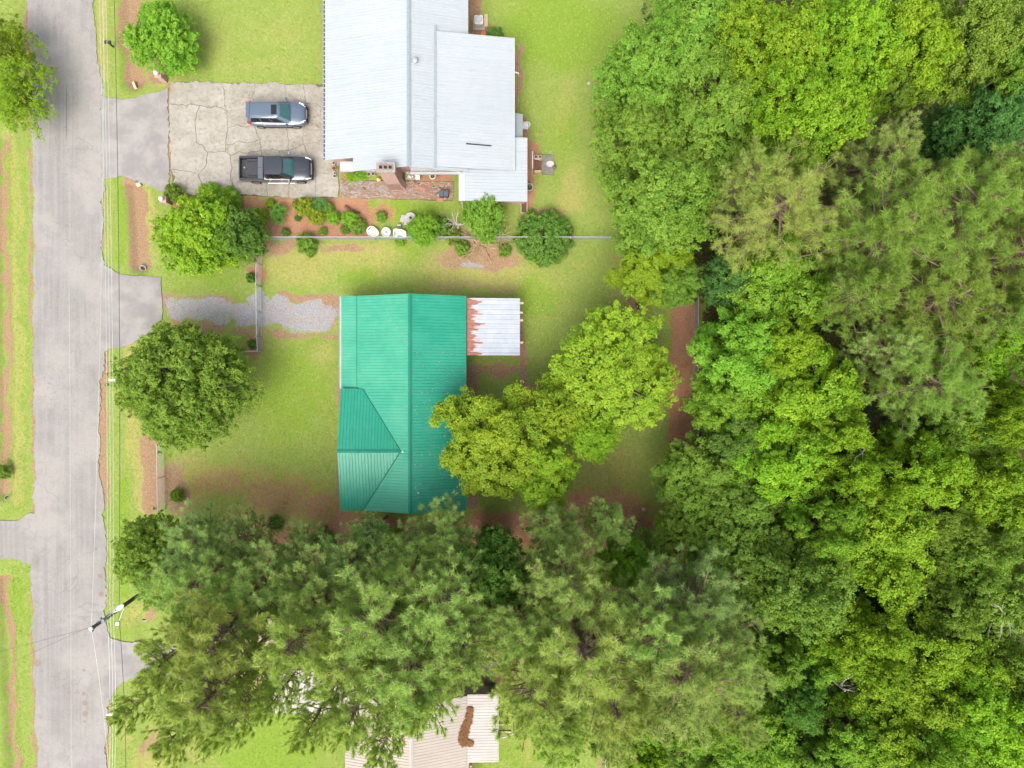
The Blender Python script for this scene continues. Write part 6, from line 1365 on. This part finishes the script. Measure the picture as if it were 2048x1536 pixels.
# ---- shrubs and garden plants
S = [
    (346, 384, 17, 1.2, 'shrub', 'olive', 'small olive bush beside the brick pillar and asphalt apron'), (420, 393, 26, 1.2, 'shrub', 'lime', 'clipped lime hedge bush along the driveway edge, western half'), (452, 398, 24, 1.2, 'shrub', 'lime', 'clipped lime hedge bush along the driveway edge, eastern half'),
    (372, 410, 24, 1.2, 'spiky', 'mid', 'strappy green clump between hedge and rounded yellow-green tree'), (350, 440, 18, 1.1, 'shrub', 'lime', 'yellow-green shrub at the verge end of the mulched garden'), (466, 413, 15, .9, 'spiky', 'lime', 'strappy yellow-green clump at the hedge end'),
    (517, 432, 15, .9, 'shrub', 'gold', 'round gold-green shrub on red mulch'), (553, 428, 21, 1.2, 'spiky', 'deep', 'deep green fan-leaved plant on red mulch'), (608, 412, 18, 1.1, 'shrub', 'flower', 'yellow-flowered shrub below the concrete driveway'), (638, 408, 20, 1.1, 'spiky', 'blue', 'fine grey-green clump beside the yellow-flowered shrub'), (632, 432, 16, .9, 'shrub', 'flower', 'smaller yellow-flowered shrub on red mulch'),
    (666, 434, 13, .8, 'shrub', 'lime', 'round bright green shrub alone on red mulch'), (700, 437, 16, .9, 'shrub', 'lime', 'loose yellow-green shrub beside the driftwood log'), (716, 452, 15, .9, 'shrub', 'olive', 'loose olive shrub near the white teardrop basin'), (762, 432, 10, .6, 'shrub', 'olive', 'small round shrub in a mulch ring on the grass'), (612, 486, 19, 1.2, 'shrub', 'olive', 'olive shrub growing against the chain-link fence'), (588, 408, 9, .5, 'spiky', 'tan', 'tuft of tan ornamental grass on red mulch'), (595, 436, 6, .4, 'shrub', 'blue', 'tiny blue-green plant on red mulch'), (570, 464, 8, .5, 'shrub', 'deep', 'small dark plant on mulch by the fence'), (735, 418, 9, .5, 'shrub', 'gold', 'low gold-green tuft between mulch and grass') if False else (540, 408, 10, .6, 'shrub', 'gold', 'low gold-green plant below the driveway slab edge'), (655, 415, 10, .7, 'shrub', 'mid', 'mid-green plant between the grey-green clump and the round bright shrub'), (690, 458, 9, .6, 'shrub', 'olive', 'low olive plant on mulch near the fence and loose shrubs'), (645, 462, 8, .5, 'shrub', 'mid', 'low mid-green plant on mulch against the fence'), (398, 405, 16, 1.0, 'shrub', 'gold', 'gold-green shrub squeezed between hedge and strappy clump'), (548, 1048, 15, 1.3, 'shrub', 'deep', 'low dark shrub at the foot of the dark pine on orange straw'), (620, 505, 9, .5, 'shrub', 'mid', 'low weed clump in the dry grass below the fence'), (800, 480, 10, .5, 'shrub', 'lime', 'low bright weed clump in the grass below the bathtub'), (1010, 500, 12, .7, 'shrub', 'olive', 'low olive weed clump beside the dry twig heap'),
    (699, 350, 15, .7, 'spiky', 'gold', 'yellow-green strappy plant by the brick walk, driveway end'), (722, 350, 15, .7, 'spiky', 'lime', 'bright strappy plant by the brick walk beside the chimney'),
    (1088, 474, 50, 1.35, 'wide', 'deep', 'large low dense green bush growing over the chain-link fence'), (880, 452, 18, 1.1, 'shrub', 'deep', 'dark green shrub between the young tree and dry branches'), (905, 470, 16, .9, 'shrub', 'olive', 'weedy olive shrub along the fence near dry branches'), (925, 497, 14, .8, 'shrub', 'mid', 'weedy green shrub below the cut branches'),
    (988, 68, 16, .6, 'shrub', 'deep', 'low dark green plant in the corner by the clay pot'), (352, 992, 12, .9, 'shrub', 'lime', 'small bright weed shrub on bare soil by the fence'), (1385, 590, 14, 1.4, 'shrub', 'deep', 'dark shrub on the wood-edge fence by the straw strip'), (4, 945, 13, .9, 'shrub', 'olive', 'olive weed shrub in the ditch across the road'), (500, 555, 9, .8, 'shrub', 'deep', 'small dark shrub in the mulch ring above the gate'), (503, 688, 9, .8, 'shrub', 'deep', 'small dark shrub in the mulch ring below the gate'),
    (1060, 560, 1, .1, 'shrub', 'mid', '') if False else (775, 1090, 30, 3.0, 'shrub', 'mid', 'green understory shrub on the straw below the green roof'), (985, 1090, 32, 3.0, 'shrub', 'deep', 'dark understory shrub at the edge of the pine row'), (1290, 1095, 34, 3.0, 'shrub', 'pine', 'grey-green understory shrub at the corner of the back yard'), (640, 1085, 24, 2.4, 'shrub', 'deep', 'dark understory shrub on red straw beside the service wire')]
for px, py, r_, h, k, m_, lb in S: grow(px, py, r_ * 1.12, h * 1.05, k, m_, lb, cat='shrub', hc=.6)

# ---- dead wood
def dead(label, px, py, h, spread, n, mat, seed, name='dead_tree', cat='dead tree', low=False, hc=.8):
    rg = random.Random(seed); p = P(px, py, h * hc); mb = MB(); root = thing(name, label, cat, (p.x, p.y, 0))
    if not low: mb.tube([(0, 0, -.3), (.1, .05, h * .5), (0, .1, h * .8)], [.16, .1, .05], 7); mb.build('trunk', mat, root, True)
    mb = MB()
    for i in range(n):
        an = rg.random() * 6.283; z0_ = 0.03 if low else h * rg.uniform(.5, .8); st = Vector((rg.gauss(0, spread * .2), rg.gauss(0, spread * .15), z0_ + rg.random() * .2)) if low else Vector((0, .1 * z0_ / h, z0_)); L = spread * rg.uniform(.5, 1.1)
        d = Vector((math.cos(an), math.sin(an), rg.uniform(.15, .5) if low else rg.uniform(.1, .7))); pts = [st]; q_ = st.copy()
        for j in range(3):
            q_ = q_ + d * (L / 3) + Vector((rg.gauss(0, .08), rg.gauss(0, .08), rg.gauss(0, .05))) * L; q_.z = max(.03, q_.z); pts.append(q_.copy())
            if j < 2:
                dd = Vector((d.x + rg.gauss(0, .6), d.y + rg.gauss(0, .6), d.z + rg.uniform(-.1, .3))).normalized(); mb.tube([q_, q_ + dd * L * .25, q_ + dd * L * .45 + Vector((0, 0, .05))], [.018, .012, .005], 4, False)
        mb.tube(pts, [.04, .03, .02, .008], 5, False)
    mb.build('branches', mat, root); return root
dead('heap of dry cut branches over the chain-link fence', 962, 482, .8, 1.6, 34, M_TANBR, 1, 'brush_pile', 'brush pile', True)
dead('second heap of thin dry twigs beside the large bush', 1000, 470, .7, 1.2, 24, M_TANBR, 7, 'brush_pile', 'brush pile', True)
dead('bare pale sapling rising beside the leafy tree near the brick walk', 912, 448, 2.2, 1.0, 10, M_PALEBR, 2, hc=.8)
dead('dead whitish tree with bare forked branches inside the wood', 1690, 1385, 13, 1.8, 16, M_PALEBR, 3)
dead('dead grey snag with thin twigs among the dark pines', 775, 1165, 15, 1.3, 9, M_PALEBR, 4)
dead('pale bare-branched snag among mid-green trees', 2010, 1230, 14.0, 1.8, 16, M_PALEBR, 5)
dead('bare twig snag behind the olive trees in the wood', 1735, 895, 15.3, 1.3, 10, M_PALEBR, 6)

# ---- undergrowth that fills the wood floor
rg = np.random.default_rng(99); n = 60000
ux = rg.uniform(-20, 48, n); uy = rg.uniform(-37, 37, n); upx = ux * FPX / CAM_H + 1024; upy = 768 - uy * FPX / CAM_H
wob = (fbm(upx, upy, 60, 41) - .5) * 70
inw = ((upx > 1400 + wob) & (upy > 560)) | ((upx > 1290 + wob) & (upy <= 560)) | ((upy > 1150 + wob * .5) & (upx > 640) & (upy < 1300)) | ((upx > 1250 + wob) & (upy > 1130))
ux, uy, upx, upy = ux[inw], uy[inw], upx[inw], upy[inw]; n = len(ux)
hh = fbm(upx, upy, 45, 42, 3); uz = np.clip((hh - .36) * 7.5, .05, 3.2) * rg.uniform(.35, 1.0, n) + .05
cen = np.stack([ux, uy, uz], 1); nr_ = unit(rg.normal(0, .5, (n, 3)) + np.array([0, 0, 1.0])); v, f = leaves(cen, nr_, rg.uniform(.22, .5, n), rg)
ug = link(bpy.data.objects.new('undergrowth', fast_mesh('undergrowth', v, f, LM['floor'], np.repeat(np.clip(fbm(upx, upy, 25, 43) + rg.normal(0, .15, n), 0, 1), 2)))); ug['kind'] = 'stuff'; tag(ug, 'low leafy undergrowth covering the floor of the wood', 'undergrowth')

# ---- grass tufts: rough grass on lawns, verges and along edges
n = 150000
ux = rg.uniform(-44, 14, n); uy = rg.uniform(-33, 33, n); upx = ux * FPX / CAM_H + 1024; upy = 768 - uy * FPX / CAM_H
jx = np.clip(np.searchsorted(xs, ux), 0, nx - 1); jy = np.clip(np.searchsorted(ys, uy), 0, ny - 1)
bare = np.maximum.reduce([dirt[jy, jx] * .9, straw[jy, jx], wood[jy, jx], gravel[jy, jx]])
def inside(poly):
    r_ = np.zeros(len(ux), bool); k = len(poly)
    for i in range(k):
        (x0, y0), (x1, y1) = poly[i], poly[(i + 1) % k]
        c_ = ((y0 > upy) != (y1 > upy)) & (upx < (x1 - x0) * (upy - y0) / (y1 - y0 + 1e-9) + x0); r_ ^= c_
    return r_
hard = inside(Ledge + Redge[::-1]) | inside([(198, 186), (338, 172), (338, 386), (300, 375), (200, 360)]) | inside([(335, 162), (680, 166), (680, 398), (338, 396)]) | inside([(200, 522), (330, 548), (330, 650), (270, 692), (200, 715)]) | inside([(200, 1258), (440, 1282), (440, 1360), (260, 1362), (205, 1405)]) | inside([(-50, 1034), (75, 1022), (75, 1136), (-50, 1124)]) | inside([(676, 356), (910, 360), (910, 406), (676, 400)]) | inside([(700, 586), (940, 586), (940, 1010), (700, 1010)]) | inside([(668, -100), (1030, -100), (1060, 420), (860, 370), (668, 350)])
ok = ~hard & (rg.random(n) > bare * 1.4)
ux, uy, upx, upy = ux[ok], uy[ok], upx[ok], upy[ok]; n = len(ux); jx, jy = jx[ok], jy[ok]
dr = dry[jy, jx]; gzv = gz[jy, jx]
h = rg.uniform(.03, .085, n); an = rg.random(n) * 6.283; lx, ly = np.cos(an), np.sin(an); wd = rg.uniform(.02, .05, n); ln = rg.uniform(.03, .10, n)
b = np.stack([ux, uy, gzv - .01], 1); s_ = np.stack([-ly * wd, lx * wd, 0 * wd], 1); tip = b + np.stack([lx * ln, ly * ln, h], 1)
v = np.stack([b - s_, b + s_, tip], 1).reshape(-1, 3); f = np.arange(len(v)).reshape(-1, 3)
t = NT('grass_blades'); tn = t.attr('tint'); M_BLADE = t.done(t.mix(t.rng(tn, .45, 1.0, smooth=False), t.mix(t.rng(tn, 0, .5, smooth=False), (.115, .20, .015), (.24, .31, .04)), (.40, .33, .13)), .7, spec=.15)
go = link(bpy.data.objects.new('grass', fast_mesh('grass', v, f, M_BLADE, np.clip(rg.random(n) * .5 + dr * .45 * (rg.random(n) < .7), 0, 1)))); go['kind'] = 'stuff'; tag(go, 'short mown grass of the lawns and road verges', 'grass')

# ---- fallen leaves and twigs scattered under the trees
n = 9000
fx = np.concatenate([rg.uniform(-2, 13, 3500), rg.uniform(-28, -13, 2500), rg.uniform(-30, 10, 3000)]); fy = np.concatenate([rg.uniform(-13, 11, 3500), rg.uniform(-11, 4, 2500), rg.uniform(-13, 32, 3000)])
upx, upy = fx * FPX / CAM_H + 1024, 768 - fy * FPX / CAM_H; ux, uy = fx, fy
kp = ~(inside(Ledge + Redge[::-1]) | inside([(335, 162), (680, 166), (680, 398), (338, 396)]) | inside([(700, 586), (940, 586), (940, 1010), (700, 1010)]) | inside([(668, -100), (1030, -100), (1060, 420), (860, 370), (668, 350)]))
fx, fy = fx[kp], fy[kp]; n = len(fx); jx = np.clip(np.searchsorted(xs, fx), 0, nx - 1); jy = np.clip(np.searchsorted(ys, fy), 0, ny - 1)
cen = np.stack([fx, fy, gz[jy, jx] + .05], 1)
rx_ = np.concatenate([rg.uniform(xr + .2, xe - .1, 260), rg.uniform(xvn, xr - .2, 60)]); ry_ = np.concatenate([rg.uniform(ys_ + .1, 3.0, 260), rg.uniform(0.2, yn - .1, 60)])
rz_ = np.where(rx_ > xr, zr - (rx_ - xr) * (zr - ze) / (xe - xr), zr - (xr - rx_) * p_w) + .035
cen = np.concatenate([cen, np.stack([rx_, ry_, rz_], 1)]); n = len(cen); nr_ = unit(rg.normal(0, .35, (n, 3)) + np.array([0, 0, 1.0])); v, f = leaves(cen, nr_, rg.uniform(.05, .13, n), rg, .5)
t = NT('fallen_leaf'); M_FALL = t.done(t.mix(t.attr('tint'), (.20, .10, .045), (.50, .38, .22)), .85, spec=.15)
fo = link(bpy.data.objects.new('fallen_leaves', fast_mesh('fallen_leaves', v, f, M_FALL, np.repeat(rg.random(n), 2)))); fo['kind'] = 'stuff'; tag(fo, 'dry fallen leaves scattered over the lawns and the green roof', 'leaves')
